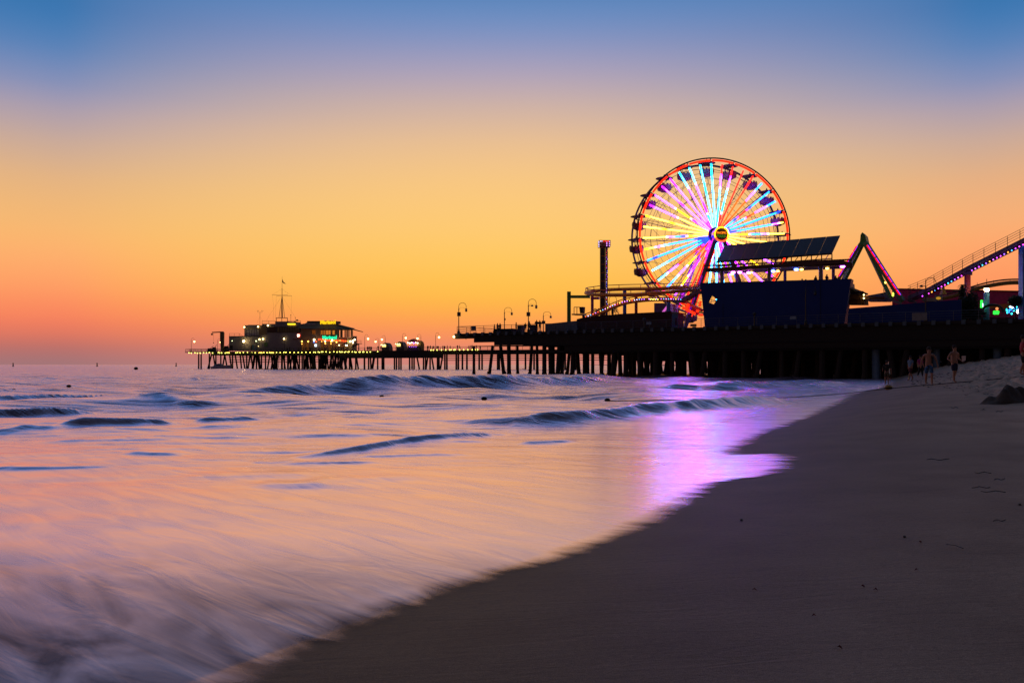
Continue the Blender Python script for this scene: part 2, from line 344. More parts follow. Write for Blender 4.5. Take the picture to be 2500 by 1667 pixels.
    wm = N(t, 'ShaderNodeMixShader'); L(fac, wm.inputs[0]); L(b.outputs[0], wm.inputs[1]); L(gl.outputs[0], wm.inputs[2])
    fo = N(t, 'ShaderNodeBsdfPrincipled'); fo.inputs['Base Color'].default_value = (.92, .80, .80, 1); fo.inputs['Roughness'].default_value = .5
    fo.inputs['Specular IOR Level'].default_value = .5; L(bp.outputs[0], fo.inputs['Normal'])
    fg = N(t, 'ShaderNodeBsdfGlossy'); fg.inputs['Color'].default_value = (1, .84, .96, 1); fg.inputs['Roughness'].default_value = .28; L(bp.outputs[0], fg.inputs['Normal'])
    fm_ = N(t, 'ShaderNodeMixShader'); L(M(t, 'MULTIPLY', fac, .93), fm_.inputs[0]); L(fo.outputs[0], fm_.inputs[1]); L(fg.outputs[0], fm_.inputs[2])
    mx = N(t, 'ShaderNodeMixShader'); L(foam, mx.inputs[0]); L(wm.outputs[0], mx.inputs[1]); L(fm_.outputs[0], mx.inputs[2])
    # the film thins out to nothing at its lip
    al = N(t, 'ShaderNodeMapRange', interpolation_type='SMOOTHSTEP')
    L(M(t, 'ADD', at.outputs['Fac'], M(t, 'MULTIPLY', M(t, 'SUBTRACT', s_near, .5), M(t, 'ADD', .55, M(t, 'MULTIPLY', far.outputs['Fac'], 3.0)))), al.inputs[0])
    al.inputs[1].default_value = -.02; al.inputs[2].default_value = .42
    tr = N(t, 'ShaderNodeBsdfTransparent'); m2 = N(t, 'ShaderNodeMixShader'); L(al.outputs[0], m2.inputs[0]); L(tr.outputs[0], m2.inputs[1]); L(mx.outputs[0], m2.inputs[2])
    L(m2.outputs[0], out.inputs[0]); return m
DW = lambda X, Y: (xw(Y) - X) * .87
FAR = lambda X, Y: ss(6, 60, Y)
# perspective-even rows
yr = list(3200 / np.arange(2600, 260, -5.0)) + list(3200 / np.arange(260, 14, -.75)) + [260, 300, 360, 450, 600, 900, 1500, 3000, 7000, 15000]
yr = np.array(sorted(set(yr))); resf = lambda Y: np.interp(Y, yr[:-1], np.diff(yr))
kc = np.linspace(-1.15, 1.15, 760)
sea = grid('water', yr, kc, lambda X, Y: np.where(DW(X, Y) < -.35, sandz(X, Y) - .06, waterz(X, Y, resf(Y))), water_material(), {'dw': DW, 'far': FAR})
tag(sea, kind='structure')
kr = np.concatenate([np.linspace(-1.15, -.2, 60), np.linspace(-.19, 1.1, 520), np.linspace(1.13, 2.6, 40)])
yr2 = np.array(sorted(set(list(3200 / np.arange(2600, 260, -8.0)) + list(3200 / np.arange(260, 14, -1.2)) + [260, 330, 420])))
def sz2(X, Y):
    z = sandz(X, Y); rr = np.random.RandomState(3); n = np.zeros_like(z)
    for _ in range(30):
        a, b, c = rr.uniform(3, 13), rr.uniform(4, 15), rr.uniform(0, 6.28); n += np.sin(a * X + c + 1.3 * np.sin(b * .35 * Y)) * np.sin(b * Y + c * 2)
    d = X - xs(Y)
    return z + n * .02 * ss(3.5, 7, d) * ss(18, 30, Y)
beach = grid('sand', yr2, kr, sz2, sand_material(), {'dw': DW}); tag(beach, kind='structure')
# sand right under the camera, so that the beach does not end at the lens
rows = np.linspace(-12, 3200 / 2600 + .05, 60)
near = grid('sand', rows, np.linspace(-30, 30, 120), lambda X, Y: sandz(X, Y) - .012, beach.data.materials[0], {'dw': DW}); tag(near, kind='structure')
bed = MB().box((0, 6000, -3.6), (40000, 26000, .2)).build('seabed', pmat('seabed', (.03, .03, .03)), None, True); tag(bed, kind='structure')

# ------------------------------------------------------------------ materials
timber = pmat('creosoted_timber', (.022, .018, .016), .85, bump=.4, scale=6)
deckm = pmat('deck_planks', (.035, .028, .026), .85, stretch=(1, 8, 1))
steel = pmat('dark_steel', (.03, .03, .034), .5, .3)
grey = pmat('galvanised_steel', (.22, .22, .24), .45, .4)
lampm = pmat('lamp_post_paint', (.02, .03, .03), .45)
bluep = pmat('deep_blue_paint', (.010, .035, .20), .55, var=.08, scale=.6, spec=.2)
bluecol = pmat('blue_column_paint', (.03, .2, .65), .5)
teal = pmat('teal_plaster', (.10, .45, .75), .6)
green = pmat('green_paint', (.09, .30, .05), .5)
orange = pmat('orange_track_paint', (.85, .28, .04), .45)
maroon = pmat('maroon_paint', (.45, .03, .10), .6)
magenta = pmat('magenta_paint', (.6, .08, .35), .5)
redp = pmat('red_paint', (.5, .05, .05), .5)
yellowp = pmat('yellow_paint', (.5, .3, .04), .5)
whitep = pmat('white_paint', (.7, .7, .72), .6)
plaster = pmat('grey_plaster', (.2, .19, .21), .8)
ochre = pmat('ochre_wall', (.30, .19, .08), .8)
glass = pmat('dark_glass', (.02, .025, .03), .1, var=.02)
purpleg = pmat('purple_grey_panel', (.16, .12, .24), .6)
skin = pmat('skin', (.34, .17, .11), .6, var=.06)
black = pmat('black_cloth', (.012, .012, .014), .9)
foliage = pmat('palm_foliage', (.02, .035, .015), .8)
bark = pmat('palm_bark', (.05, .035, .025), .9, bump=.5, scale=12)
# ------------------------------------------------------------------ the two piers
A0 = Vector((-8.5, 126, 0)); A1 = Vector((52.2, 86.2, 0)); Dn = (A1 - A0).normalized(); Nn = Vector((-Dn.y, Dn.x, 0)); AN = math.atan2(Dn.y, Dn.x)
DZ = 6.35
F0 = Vector((-120.5, 308, 0)); F1 = Vector((30, 252.3, 0)); Df = (F1 - F0).normalized(); Nf = Vector((-Df.y, Df.x, 0)); AF = math.atan2(Df.y, Df.x)
def Yat(px, o, a=A0, d=Dn, n=Nn):
    k = (px - HX) / F; b = a + n * o
    t = (k * b.y - b.x) / (d.x - k * d.y); return b.y + t * d.y
def PN(px, py, o): return P(px, py, Yat(px, o))
def PF(px, py, o): return P(px, py, Yat(px, o, F0, Df, Nf))
def atd(px, o, z=DZ):
    p = PN(px, 890, o); p.z = z; return p
def fd(px, o, z=DZ):
    p = PF(px, 890, o); p.z = z; return p
def along(t, o, z, a=A0, d=Dn, n=Nn): q = a + d * t + n * o; q.z = z; return q

pier = thing('timber_pier', 'broad near pier on thick dark timber piles carrying the rides and the Ferris wheel', 'pier', (A0.x, A0.y, 0), AN)
LEN = 96.0; DEP = 44
MB().prism([along(-.2, -.3, DZ - .3), along(LEN, -.3, DZ - .3), along(LEN, DEP, DZ - .3), along(-.2, DEP, DZ - .3)], (0, 0, .3)).build('deck', deckm, pier, True)
mb = MB()
for o in (0.1, 8, 15, 22, 29, 36, 43.5):
    mb.beam(along(3.3, o, DZ - .85), along(LEN, o, DZ - .85), .35, 1.1)
    mb.beam(along(7, o, DZ - 1.65), along(LEN, o, DZ - 1.65), .3, .5)
    mb.beam(along(10, o, DZ - 2.9), along(LEN, o, DZ - 2.9), .25, .28)
    mb.beam(along(19, o, DZ - 2.4), along(LEN, o, DZ - 2.4), .25, 1.2)
    if o > 1: mb.beam(along(26, o, DZ - 3.5), along(LEN, o, DZ - 3.5), .25, 1.5)
mb.beam(along(-.2, .05, DZ - .55), along(4, .05, DZ - .55), .35, .5)
mb.build('beam', timber, pier, True)
je = MB().box((0, 0, 0), (.38, .4, .5)).build('joist_end', pmat('joist_cap', (.08, .12, .16), .7), pier); t = .8
while t < LEN:
    if t > 1: je = je.copy(); col.objects.link(je)
    je.location = WM[pier.name].inverted() @ along(t, -.32, DZ - .16); t += 1.44
# slanted service pipe and hangers under the deck
mb = MB()
for t in np.arange(2, LEN, 2.05): mb.tube(along(t, -.32, DZ - .95), along(t, -.32, DZ - .6), .05)
mb.tube(along(3.5, -.3, DZ - 2.0), along(LEN, -.3, DZ - 2.0), .07).build('service_pipe', timber, pier, True)
def pile(mb, t, o, dt=0, r=.22, top=DZ - 1.5, foot=True):
    b = along(t + dt, o, 0); z0 = min(-.6, 0) if float(sandz(b.x, b.y)) < 0 else float(sandz(b.x, b.y)) - .4
    mb.tube((b.x, b.y, z0), along(t, o, top), r * 1.08, 8, r)
    if foot and z0 < -.3: mb.tube((b.x, b.y, -.6), (b.x, b.y, .45), r * 1.55, 8, r * 1.15)
pl = []
def tt(px, o):  # parameter along the pier from a pixel column
    q = PN(px, 890, o) - A0; return q.dot(Dn)
for px, o, dpx in [(1157, 14, 0), (1203, 14, -9), (1222, 15, 9), (1242, .4, 1), (1263, 15, 1), (1299, .4, -6), (1311, 15, 1), (1329, .4, 0), (1342, .6, 2), (1350, 8, 0), (1366, .5, -5), (1374, 1, -2),
                   (1392, 15, -8), (1400, 1, -3), (1408, 8, 6), (1427, 2, 0), (1434, 8, 0), (1447, 14, 0), (1464, 1, 6), (1474, 8, -6), (1487, 14, 0), (1500, 1, -4), (1512, 8, 3), (1528, 1, 0)]:
    pl.append((tt(px, o), o, tt(px + dpx, o) - tt(px, o)))
t = pl[-1][0] + 2.2
while t < LEN - 3 and len(pl) < 98:
    pl.append((t, .5, rng.choice((0, 0, .8, -.8)))); pl.append((t + 1.0, 4.5, rng.choice((0, .9, -.9)))); pl.append((t + .5, 9, rng.choice((0, 1, -1)))); t += 2.35
for t, o, dt in pl[:100]:
    m_ = MB(); pile(m_, t, o, dt, rng.uniform(.24, .33)); m_.build('pile', timber, pier, True)
mb = MB(); rr = random.Random(5)
for _ in range(390):
    t = rr.uniform(23, LEN - 1); o = rr.choice((11, 14, 17, 20, 23, 26, 29, 33, 36, 40, 43)) + rr.uniform(-.5, .5)
    pile(mb, t, o, rr.choice((0, 0, .9, -.9, .5)), rr.uniform(.22, .34), foot=False)
for _ in range(16): pile(mb, rr.uniform(14, 27), rr.choice((22, 29, 36)), rr.choice((0, .8, -.8)), .25)
mb.build('pile_cluster', timber, pier, True).__setitem__('kind', 'stuff')
m_ = MB()
for px in (2138, 2285, 2435): p = atd(px, 1.2, 0); q = atd(px, 1.2, DZ - 2.5); p.z = float(sandz(p.x, p.y)) - .3; m_ = MB().tube(p, q, .42, 14); m_.build('column', pmat('pale_concrete_column', (.12, .22, .34), .8), pier, True)
def railing(pts, parent, h=1.1, n=4, gap=2.4, r=.028, mat=None, name='railing'):
    mb = MB()
    for a, b in zip(pts, pts[1:]):
        a, b = Vector(a), Vector(b); L = (b - a).length; k = max(1, round(L / gap))
        for i in range(k + 1):
            p = a.lerp(b, i / k); mb.tube(p, p + Vector((0, 0, h)), r * 1.3, 5)
        for j in range(n):
            z = Vector((0, 0, h * (1 - j / n))); mb.tube(a + z, b + z, r * (1.25 if j == 0 else .8), 5)
    return mb.build(name, mat or steel, parent, True)
railing([along(0, 10, DZ), along(0, .1, DZ), along(20, .1, DZ)], pier)
railing([along(20, .1, DZ), along(LEN, .1, DZ)], pier, r=.02, mat=pmat('rail_grey', (.10, .12, .15), .5))
MB().box(atd(1156, -.05, DZ + .75), (.9, .05, .7), AN).build('notice_plate', pmat('plate_blue_grey', (.08, .1, .14), .6), pier, True)
for px, py in ((1584, 789), (1936, 776)): MB().box(PN(px, py, -.02), (.7, .05, .35), AN).build('notice_plate', pmat('plate_pale', (.2, .3, .4), .6), pier, True)
MB().box(PN(2245, 773, -.05), (1.5, .06, .85 * 17 / 17), AN).build('notice_board', pmat('board_grey', (.22, .22, .22), .6), pier, True)
MB().ball(PN(1108, 822, -.6), .14).build('bulb', emat((1, .75, .25), 14), pier, True)

# ---- long pier in the distance
lp = thing('long_pier', 'long low distant pier with a string of yellow-green lamps under its deck edge', 'pier', (F0.x, F0.y, 0), AF)
def af(t, o, z): return along(t, o, z, F0, Df, Nf)
FL = 185
MB().prism([af(-3, 0, DZ - .25), af(FL, 0, DZ - .25), af(FL, 11, DZ - .25), af(64, 11, DZ - .25), af(60, 30, DZ - .25), af(8, 30, DZ - .25), af(4, 11, DZ - .25), af(-3, 9, DZ - .25)], (0, 0, .3)).build('deck', deckm, lp, True)
mb = MB()
for o in (.4, 5, 10.5): mb.beam(af(9, o, DZ - .8), af(FL, o, DZ - .8), .3, 1.1)
for o in (16, 22, 29): mb.beam(af(9, o, DZ - .8), af(62, o, DZ - .8), .3, 1.1)
mb.beam(af(64, .2, DZ - 1.4), af(104, .2, DZ - 1.4), .3, 2.3)
mb.build('beam', timber, lp, True)
mb = MB()
for z in (2.0, 2.9, 3.7): mb.beam(af(14, 4, DZ - z), af(64, 4, DZ - z), .3, .22)
for z in (1.9, 2.6, 3.3): mb.beam(af(102, 3, DZ - z), af(FL, 3, DZ - z), .25, .2)
mb.build('lower_walkway', timber, lp, True)
def tf(px, o): return (PF(px, 890, o) - F0).dot(Df)
fl = [(485, 3, 0), (491, 3, 0), (517, 3, -11), (511, 5, 0), (520, 6, 7), (527, 4, 0), (539, 2, 0), (548, 3, 8), (549, 3, -7), (560, 3, 6)]
for k in range(30): fl.append((566 + k * 9.2 + rr.uniform(-2, 2), rr.choice((.6, 3, 6)), rr.choice((0, 0, 7, -7, 4))))
fl += [(890, 2, 0), (900, 2, 0), (904, 3, 2), (922, 2, 0), (933, 1, 0), (937, 1.5, 0), (963, 2, 0), (968, 2, 0), (974, 2, 0), (979, 3, 0), (1000, 1, 0), (1006, 2, 0), (1011, 1, 0), (1016, 5, 9), (1034, 2, 0), (1039, 3, 0), (1046, 3, -7),
       (1050, 3, 0), (1052, 4, 8), (1068, 2, 0), (1072, 2, 0), (1082, 3, -8), (1086, 2, 0), (1091, 3, 0), (1114, 2, 0), (1119, 3, 0), (1129, 2, 0), (1140, 2, 0), (1170, 2, 0), (1177, 3, 0), (1215, 3, 0), (1219, 5, 0),
       (1240, 3, 0), (1262, 3, 0), (1283, 2, 0), (1304, 3, 0), (1330, 3, 0), (1352, 4, 0), (1380, 3, 0), (1405, 3, 0), (1432, 3, 0)]
for px, o, dpx in fl[:100]:
    t = tf(px, o); dt = tf(px + dpx, o) - t; r_ = .27 if px < 1090 else .3
    MB().tube(af(t + dt, o, -.8), af(t, o, DZ - .6), r_ * 1.1, 7, r_).build('pile', timber, lp, True)
mb = MB()
for _ in range(70): t = rr.uniform(16, 62); o = rr.choice((10, 16, 22, 29)); mb.tube(af(t + rr.choice((0, 1.2, -1.2)), o, -.8), af(t, o, DZ - .6), .3, 6)
mb.build('pile_cluster', timber, lp, True).__setitem__('kind', 'stuff')
railing([af(-3, 9, DZ), af(-3, .2, DZ), af(FL, .2, DZ)], lp, n=3, r=.045)
railing([af(-3, 9, DZ), af(4, 11, DZ), af(8, 30, DZ)], lp, n=3, r=.045)
bm = None
pxs = [461, 467, 476, 482, 489, 497, 504, 511, 519, 533, 536, 541, 550, 576, 580, 586, 594, 604, 615, 623, 644, 652, 658, 675, 684, 693, 698, 708, 718, 728, 737, 747, 757, 766, 770, 777, 780, 785, 788, 796, 805, 815, 823, 829, 832, 835, 841, 844, 850, 852, 860, 866, 869, 877, 879, 886, 888, 896, 904, 922] + \
      [1052, 1058, 1067, 1078, 1088, 1098, 1101, 1108, 1111, 1122, 1132, 1142, 1153, 1160, 1166]
bmesh_ = None
for px in pxs:
    pos = PF(px, 890, -.25); pos.z = DZ - .35 + rr.uniform(-.12, .1)
    if px > 1040: pos.z = DZ + .12
    if bmesh_ is None:
        o = MB().ball((0, 0, 0), .17, 6).build('bulb', emat((.95, .85, .12), 6), lp, False); bmesh_ = o
    else:
        o = bmesh_.copy(); col.objects.link(o)
    o.location = WM[lp.name].inverted() @ pos
for x0, x1 in ((553, 560), (632, 640), (660, 668)):
    MB().beam(PF(x0, 861, -.3), PF(x1, 861, -.3), .2, .28).build('lamp_strip', emat((1, .62, .08), 5), lp, True)
# boarding stage and stair below the deck
mb = MB(); mb.beam(PF(640, 866, -1), PF(684, 866, -1), 1.2, .15); mb.tube(PF(615, 858, -1), PF(615, 895, -1), .1); mb.tube(PF(682, 858, -1), PF(680, 898, -1), .1); mb.tube(PF(663, 862, -1), PF(700, 885, -1), .08)
for y in (866, 872, 878, 884, 890): mb.tube(PF(530, y, -.5), PF(533, y, -.5), .06)
mb.build('boarding_stage', pmat('stage_olive', (.12, .12, .05), .7), lp, True)

# ------------------------------------------------------------------ street lamps
def make_lamp(lit, hgt=5.2, arm=1.15, name='street_lamp'):
    t = thing(name, 'x', 'street lamp')
    MB().lathe((0, 0, 0), [(.2, 0), (.2, .35), (.13, .5), (.075, .9), (.06, hgt - 1.2), (.09, hgt - 1.15), (.05, hgt - 1.0), (.04, hgt - .7)], 8).build('post', lampm, t)
    pts = [(0, 0, hgt - .7)] + [(arm / 2 - arm / 2 * math.cos(a), 0, hgt - .6 + .6 * math.sin(a)) for a in np.linspace(0, math.pi, 9)] + [(arm, 0, hgt - .95)]
    m = MB().path(pts, .035, 5); m.path([(0.02, 0, hgt - 1.15), (.3, 0, hgt - .78), (.75, 0, hgt - .85), (arm, 0, hgt - 1.0)], .015, 4)
    m.build('crook_arm', lampm, t)
    MB().lathe((arm, 0, hgt - 1.2), [(.03, .28), (.1, .22), (.21, .12), (.22, .08)][::-1], 8).build('lamp_cap', lampm, t)
    MB().ball((arm, 0, hgt - 1.32), .3 if lit else .19, 8, 1.1).build('globe', emat((1, .66, .22), 9) if lit else pmat('unlit_globe', (.06, .06, .06), .3), t, smooth=True)
    return t
lit0 = make_lamp(True); un0 = make_lamp(False)
used = set()
def lamp(proto, loc, side, zs, label, group, angle=0):
    rz = angle if side > 0 else angle + math.pi
    if proto.name not in used:
        used.add(proto.name); proto.location = loc; proto.rotation_euler = (0, 0, rz); proto.scale = (1, 1, zs); proto['label'] = label; o = proto
        WM[o.name] = Matrix.Translation(Vector(loc)) @ Matrix.Rotation(rz, 4, 'Z')
    else: o = dup(proto, loc, rz, label, (1, 1, zs))
    o['group'] = group; return o
g1 = 'lit lamps along the long pier'
for px, top, side, o, lb in [(467, 825, 1, 1, 'lit crook-armed lamp at the far seaward tip of the long pier'), (531, 827, 1, 4, 'small lit crook-armed lamp just left of the davit crane column'),
        (870, 821, -1, 8, 'lit crook-armed lamp by the stair at the restaurant end, head to the left'), (890.5, 816.5, 1, 2, 'lit crook-armed lamp just right of the small stair, head to the right'),
        (925, 826, -1, 9, 'lowest lit lamp of the long pier, between the stair and the domed kiosks'), (940.5, 819, -1, 5, 'lit lamp rising behind the first domed kiosk, head to the left'),
        (982.5, 814, 1, 3, 'lit lamp with a round box on its post above the second domed kiosk'), (1027.5, 816, -1, 3, 'lit lamp just right of the striped umbrella stall, head to the left'),
        (1063.5, 812, 1, 2, 'lit lamp above the crowd between umbrella stall and near pier')]:
    p = fd(px, o); top_z = PF(px, top, o).z; lamp(lit0, p, side, (top_z - DZ) / 5.2, lb, g1, AF * 0)
g2 = 'unlit lamps on the near pier'
lamps_n = {}
for px, top, side, o, lb in [(1120, 739, 1, .8, 'unlit crook lamp with a square sign at the open left corner of the near pier'), (1231.5, 750.5, 1, 6, 'unlit crook lamp rising behind the low dark booth on the near pier'),
        (1290, 730, 1, .8, 'tallest unlit crook lamp with sign and spotlight beside the two blue bins'), (1326.5, 761, 1, 8, 'shortest unlit crook lamp by the standing couple on the near pier'),
        (2260, 678, 1, .8, 'unlit crook lamp with a side spotlight in front of the lower blue wall'), (1967, 691, 1, .9, 'unlit slim lamp in front of the tall blue wall near its right end'),
        (1487, 722, 1, 12, 'unlit crook lamp hanging beside the drop tower above the sloping track')]:
    p = atd(px, o); topz = PN(px, top, o).z
    lamps_n[px] = lamp(un0, p, side, (topz - DZ) / 5.2, lb, g2)
for px, y0, y1 in ((1120.5, 762, 772), (1232.5, 777, 782), (1290, 762, 772), (1327, 783, 790), (2260, 712, 726)):
    par = min(lamps_n, key=lambda k: abs(k - px)); par = lamps_n[par]
    a = WM[par.name]; o_ = .8 if px not in (1232.5, 1327) else (6 if px == 1232.5 else 8)
    c = PN(px, (y0 + y1) / 2, o_ - .12); h_ = (y1 - y0) / F * c.y
    mm = MB().box((0, 0, 0), (.55 if y1 - y0 > 6 else .25, .05, h_)); ob = mm.build('sign_plate', pmat('sign_back', (.09, .08, .09), .6), par)
    ob.location = (a.inverted() @ c); ob.location.z /= par.scale[2]; ob.scale = (1, 1, 1 / par.scale[2])
for px, topy, side in ((1290, 746, 1), (2260, 698, -1)):
    par = lamps_n[px]; m = MB().tube((0, 0, 0), (.42 * side, -.1, 0), .03, 5); m.lathe((.55 * side, -.1, -.05), [(.2, -.08), (.14, .1), (.05, .16)], 8)
    ob = m.build('spotlight', lampm, par); ob.location.z = (PN(px, topy, .8).z - DZ) / par.scale[2]
for px, top, lb in ((1573, 776, 'short dark bollard lamp before the low maroon fence'), (1842, 762, 'short dark bollard lamp before the tall blue wall')):
    t = thing('bollard_lamp', lb, 'bollard lamp', atd(px, .9)); t['group'] = 'short lamps on the near pier'; h_ = PN(px, top, .9).z - DZ
    MB().lathe((0, 0, 0), [(.16, 0), (.1, .3), (.08, h_ - .45)], 8).build('post', lampm, t)
    MB().lathe((0, 0, h_ - .45), [(.1, 0), (.2, .18), (.24, .28), (.1, .45)], 8).build('globe', pmat('unlit_globe', (.06, .06, .06), .3), t)
# ------------------------------------------------------------------ Ferris wheel
WC = P(1743, 576, 135.0); RA = R(3.84)
ax = Vector((math.sin(RA), -math.cos(RA), 0)); rt = Vector((math.cos(RA), math.sin(RA), 0)); UP = Vector((0, 0, 1))
RW = 12.8; TH = 4.5
wheel = thing('ferris_wheel', 'tall Ferris wheel with rainbow light spokes, red rim lights and round hanging gondolas', 'ferris wheel', (WC.x, WC.y, DZ), RA)
def wp(ang, r, s=0): return WC + rt * (r * math.sin(ang)) + UP * (r * math.cos(ang)) + ax * s
TH0 = R(-2.4)
seg = [wp(TH0 + R(3 * i), RW, 0) for i in range(120)]
steel_d = pmat('wheel_steel', (.035, .028, .03), .5, .3)
MB().path(seg, .12, 6, True).build('rim', steel_d, wheel, True)
m = MB().path([wp(TH0 + R(3 * i), RW - .1, -TH) for i in range(120)], .17, 6, True)
m.path([wp(TH0 + R(3 * i), RW - .75, -TH) for i in range(120)], .05, 4, True); m.build('rim', steel_d, wheel, True)
m = MB()
for fr in (.36, .56, .75, .83):
    for s in (-.2, -TH): m.path([wp(TH0 + R(18 * i), RW * fr, s) for i in range(20)], .035, 4, True)
m.build('spacer_ring', steel_d, wheel, True)
for k in range(20):
    a = TH0 + R(18 * k); m = MB()
    for s, hs in ((-.22, 1.0), (-TH, -TH - .3)):
        m.tube(wp(a, 1.0, hs * .6), wp(a, RW, s), .055, 5)
    m.tube(wp(a, RW * .56, -.2), wp(a, RW * .56, -TH), .04, 4); m.tube(wp(a, RW * .83, -.2), wp(a, RW * .83, -TH), .04, 4)
    m.tube(wp(a, RW * .83, -.2), wp(a, RW * .56, -TH), .03, 4); m.tube(wp(a, RW * .56, -.2), wp(a, RW, -TH), .03, 4)
    m.tube(wp(a, RW * .56, -TH), wp(a + R(18), RW * .83, -TH), .028, 4); m.tube(wp(a + R(18), RW * .36, -TH), wp(a, RW * .56, -TH), .028, 4)
    m.build('spoke', steel_d, wheel, True)
ledm = colmat(22.0)
CO = dict(c=(.003, .34, .75), C=(.045, .5, 1.15), m=(.28, .003, .8), W=(.42, .045, 1.3), y=(.5, .2, .002), Y=(.6, .33, .032), r=(.45, .003, .002), o=(.5, .011, .001), b=(.002, .008, 1.2), B=(.004, .075, 1.1), w=(.9, .9, 1.0))
SIDE = dict(C='c', W='m', Y='y', w='m')
# outer end -> hub, one letter per tenth of the tube
TC = ['cccCCCCCCC', 'rrWWCCCccc', 'rrWWCCccrr', 'rrrrrrrrrr', 'rrrroooooo', 'BBWWoooorr', 'BBBBbrrbBB', 'BBWWorBBBb', 'bBBBBBBBBb', 'YWBBBBBBbb', 'YYYWBByyYY', 'YYYYYYYYYY', 'WWWYYYYYYY',
      'WWWYYYYYYY', 'mmWyymWWWm', 'WWWWWWmmmm', 'WWWWWmmmmm', 'WWWWWWmmmm', 'WWWWWWmmmm', 'cCCCCCCCCC', 'cCCCCCCCCC', 'cCCCCCCCCC', 'rrrrrorrrr', 'rrrrrrormm', 'WWyyWmmrrm', 'BBCWWyyoor', 'CCWWroorrb', 'CCCBBBBBBb',
      'BbBBBBBBBb', 'yYWCBBBBbb', 'YYYYWBbyYY', 'YYYyYYYYYY', 'yYYYyYYYYY', 'mWWWWYYYYY', 'WWWWyyymWW', 'mWWWmWWWWW', 'mmWWWWWWWm', 'cCCWWWWWWm', 'CCCWWWmmcC', 'cCCccCCCCC']
def ledtube(pts_r, ang, code, r, s0, s1):
    m = MB(); n = 10; path = []; n2 = len(code) * 2
    for i in range(n2 + 1):
        f_ = i / n2; path.append(wp(ang, pts_r[0] + (pts_r[1] - pts_r[0]) * f_, s0 + (s1 - s0) * f_))
    m.path(path, r, n)
    for i in range(n2 + 1):
        ch_ = code[min(len(code) - 1, i // 2)]; c = CO[ch_]; sd_ = CO[SIDE.get(ch_, ch_)]
        for k in range(n):
            d = (Vector(m.v[i * n + k]) - path[i]).normalized().dot(ax); q_ = max(0.0, min(1.0, (d - .6) * 2.6)); m.c.append((*[a * (1 - q_) + b * q_ for a, b in zip(sd_, c)], 1))
    return m.build('light_tube', ledm, wheel, True)
for j in range(40): ledtube((RW - .95, 1.35), TH0 + R(9 * j), TC[j], .125, .05, .9)
rimm = emat((1, .012, .002), 3.5, 'rim_light')
for k in range(20):
    a0 = TH0 + R(18 * k + .9); a1 = TH0 + R(18 * k + 17.1)
    MB().path([wp(a0 + (a1 - a0) * i / 6, RW - .4, .12) for i in range(7)], .16, 6).build('rim_light', rimm, wheel, True)
# hub, axle and the round sign
def disc(mb, s0, s1, r0, r1, n=28):
    v = [wp(2 * math.pi * i / n, r0, s0) for i in range(n)] + [wp(2 * math.pi * i / n, r1, s1) for i in range(n)]
    mb.add(v, [tuple(range(n - 1, -1, -1)), tuple(range(n, 2 * n))] + [(i, (i + 1) % n, n + (i + 1) % n, n + i) for i in range(n)]); return mb
hubm = pmat('hub_violet_steel', (.16, .10, .26), .4, .4)
hub = disc(MB(), -TH - .6, 1.0, 1.25, 1.25)
disc(hub, 1.0, 2.9, .9, .7); hub.build('hub', hubm, wheel, True)
SGC = Vector((0, 0, -.35))
def sg(x, y, s): return WC + SGC + rt * x + UP * y + ax * s
def sdisc(r, s0, s1, n=32):
    m = MB(); v = [sg(r * math.sin(2 * math.pi * i / n), r * math.cos(2 * math.pi * i / n), s0) for i in range(n)] + [sg(r * math.sin(2 * math.pi * i / n), r * math.cos(2 * math.pi * i / n), s1) for i in range(n)]
    return m.add(v, [tuple(range(n - 1, -1, -1)), tuple(range(n, 2 * n))] + [(i, (i + 1) % n, n + (i + 1) % n, n + i) for i in range(n)])
sign = sdisc(1.28, 3.3, 3.9).build('round_sign', pmat('sign_face', (.09, .06, .09), .5), wheel, True)
m = MB(); cs = []
for i in range(44):
    a = 2 * math.pi * i / 44; m.ball(sg(1.12 * math.sin(a), 1.12 * math.cos(a), 3.96), .11, 6); q = len(m.v) - len(cs)
    tcol = (.4, .16, .003) if math.cos(a - .8) > .3 else ((.3, .012, .003) if math.cos(a - 2.9) > .2 else (.35, .08, .002)); cs += [(*tcol, 1)] * q
m.c = cs; o_ = m.build('bulb_ring', ledm, sign, True); o_['kind'] = 'stuff'
def text(body, size, mat, parent, origin, xdir, ydir, name='lettering', ext=.02, bold=.02):
    cu = bpy.data.curves.new(name, 'FONT'); cu.body = body; cu.size = size; cu.align_x = 'CENTER'; cu.align_y = 'CENTER'; cu.extrude = ext; cu.offset = bold; cu.resolution_u = 2
    tmp = bpy.data.objects.new('t', cu); col.objects.link(tmp); dg = bpy.context.evaluated_depsgraph_get()
    me = bpy.data.meshes.new_from_object(tmp.evaluated_get(dg)); bpy.data.objects.remove(tmp); bpy.data.curves.remove(cu)
    xd, yd = Vector(xdir).normalized(), Vector(ydir).normalized(); zd = xd.cross(yd)
    Mx = Matrix((xd, yd, zd)).transposed().to_4x4(); Mx.translation = Vector(origin)
    if parent is not None: Mx = WM[parent.name].inverted() @ Mx
    me.transform(Mx); me.materials.clear(); me.materials.append(mat); me.name = name
    o = bpy.data.objects.new(name, me); col.objects.link(o)
    if parent is not None: o.parent = parent; WM[o.name] = WM[parent.name].copy()
    return o
gl, og = emat((.10, .34, .02), .45), emat((.95, .22, .01), 1.3)
text('PACIFIC', .46, og, sign, sg(0, .22, 3.93), rt, UP); text('PARK', .62, gl, sign, sg(0, -.32, 3.93), rt, UP)
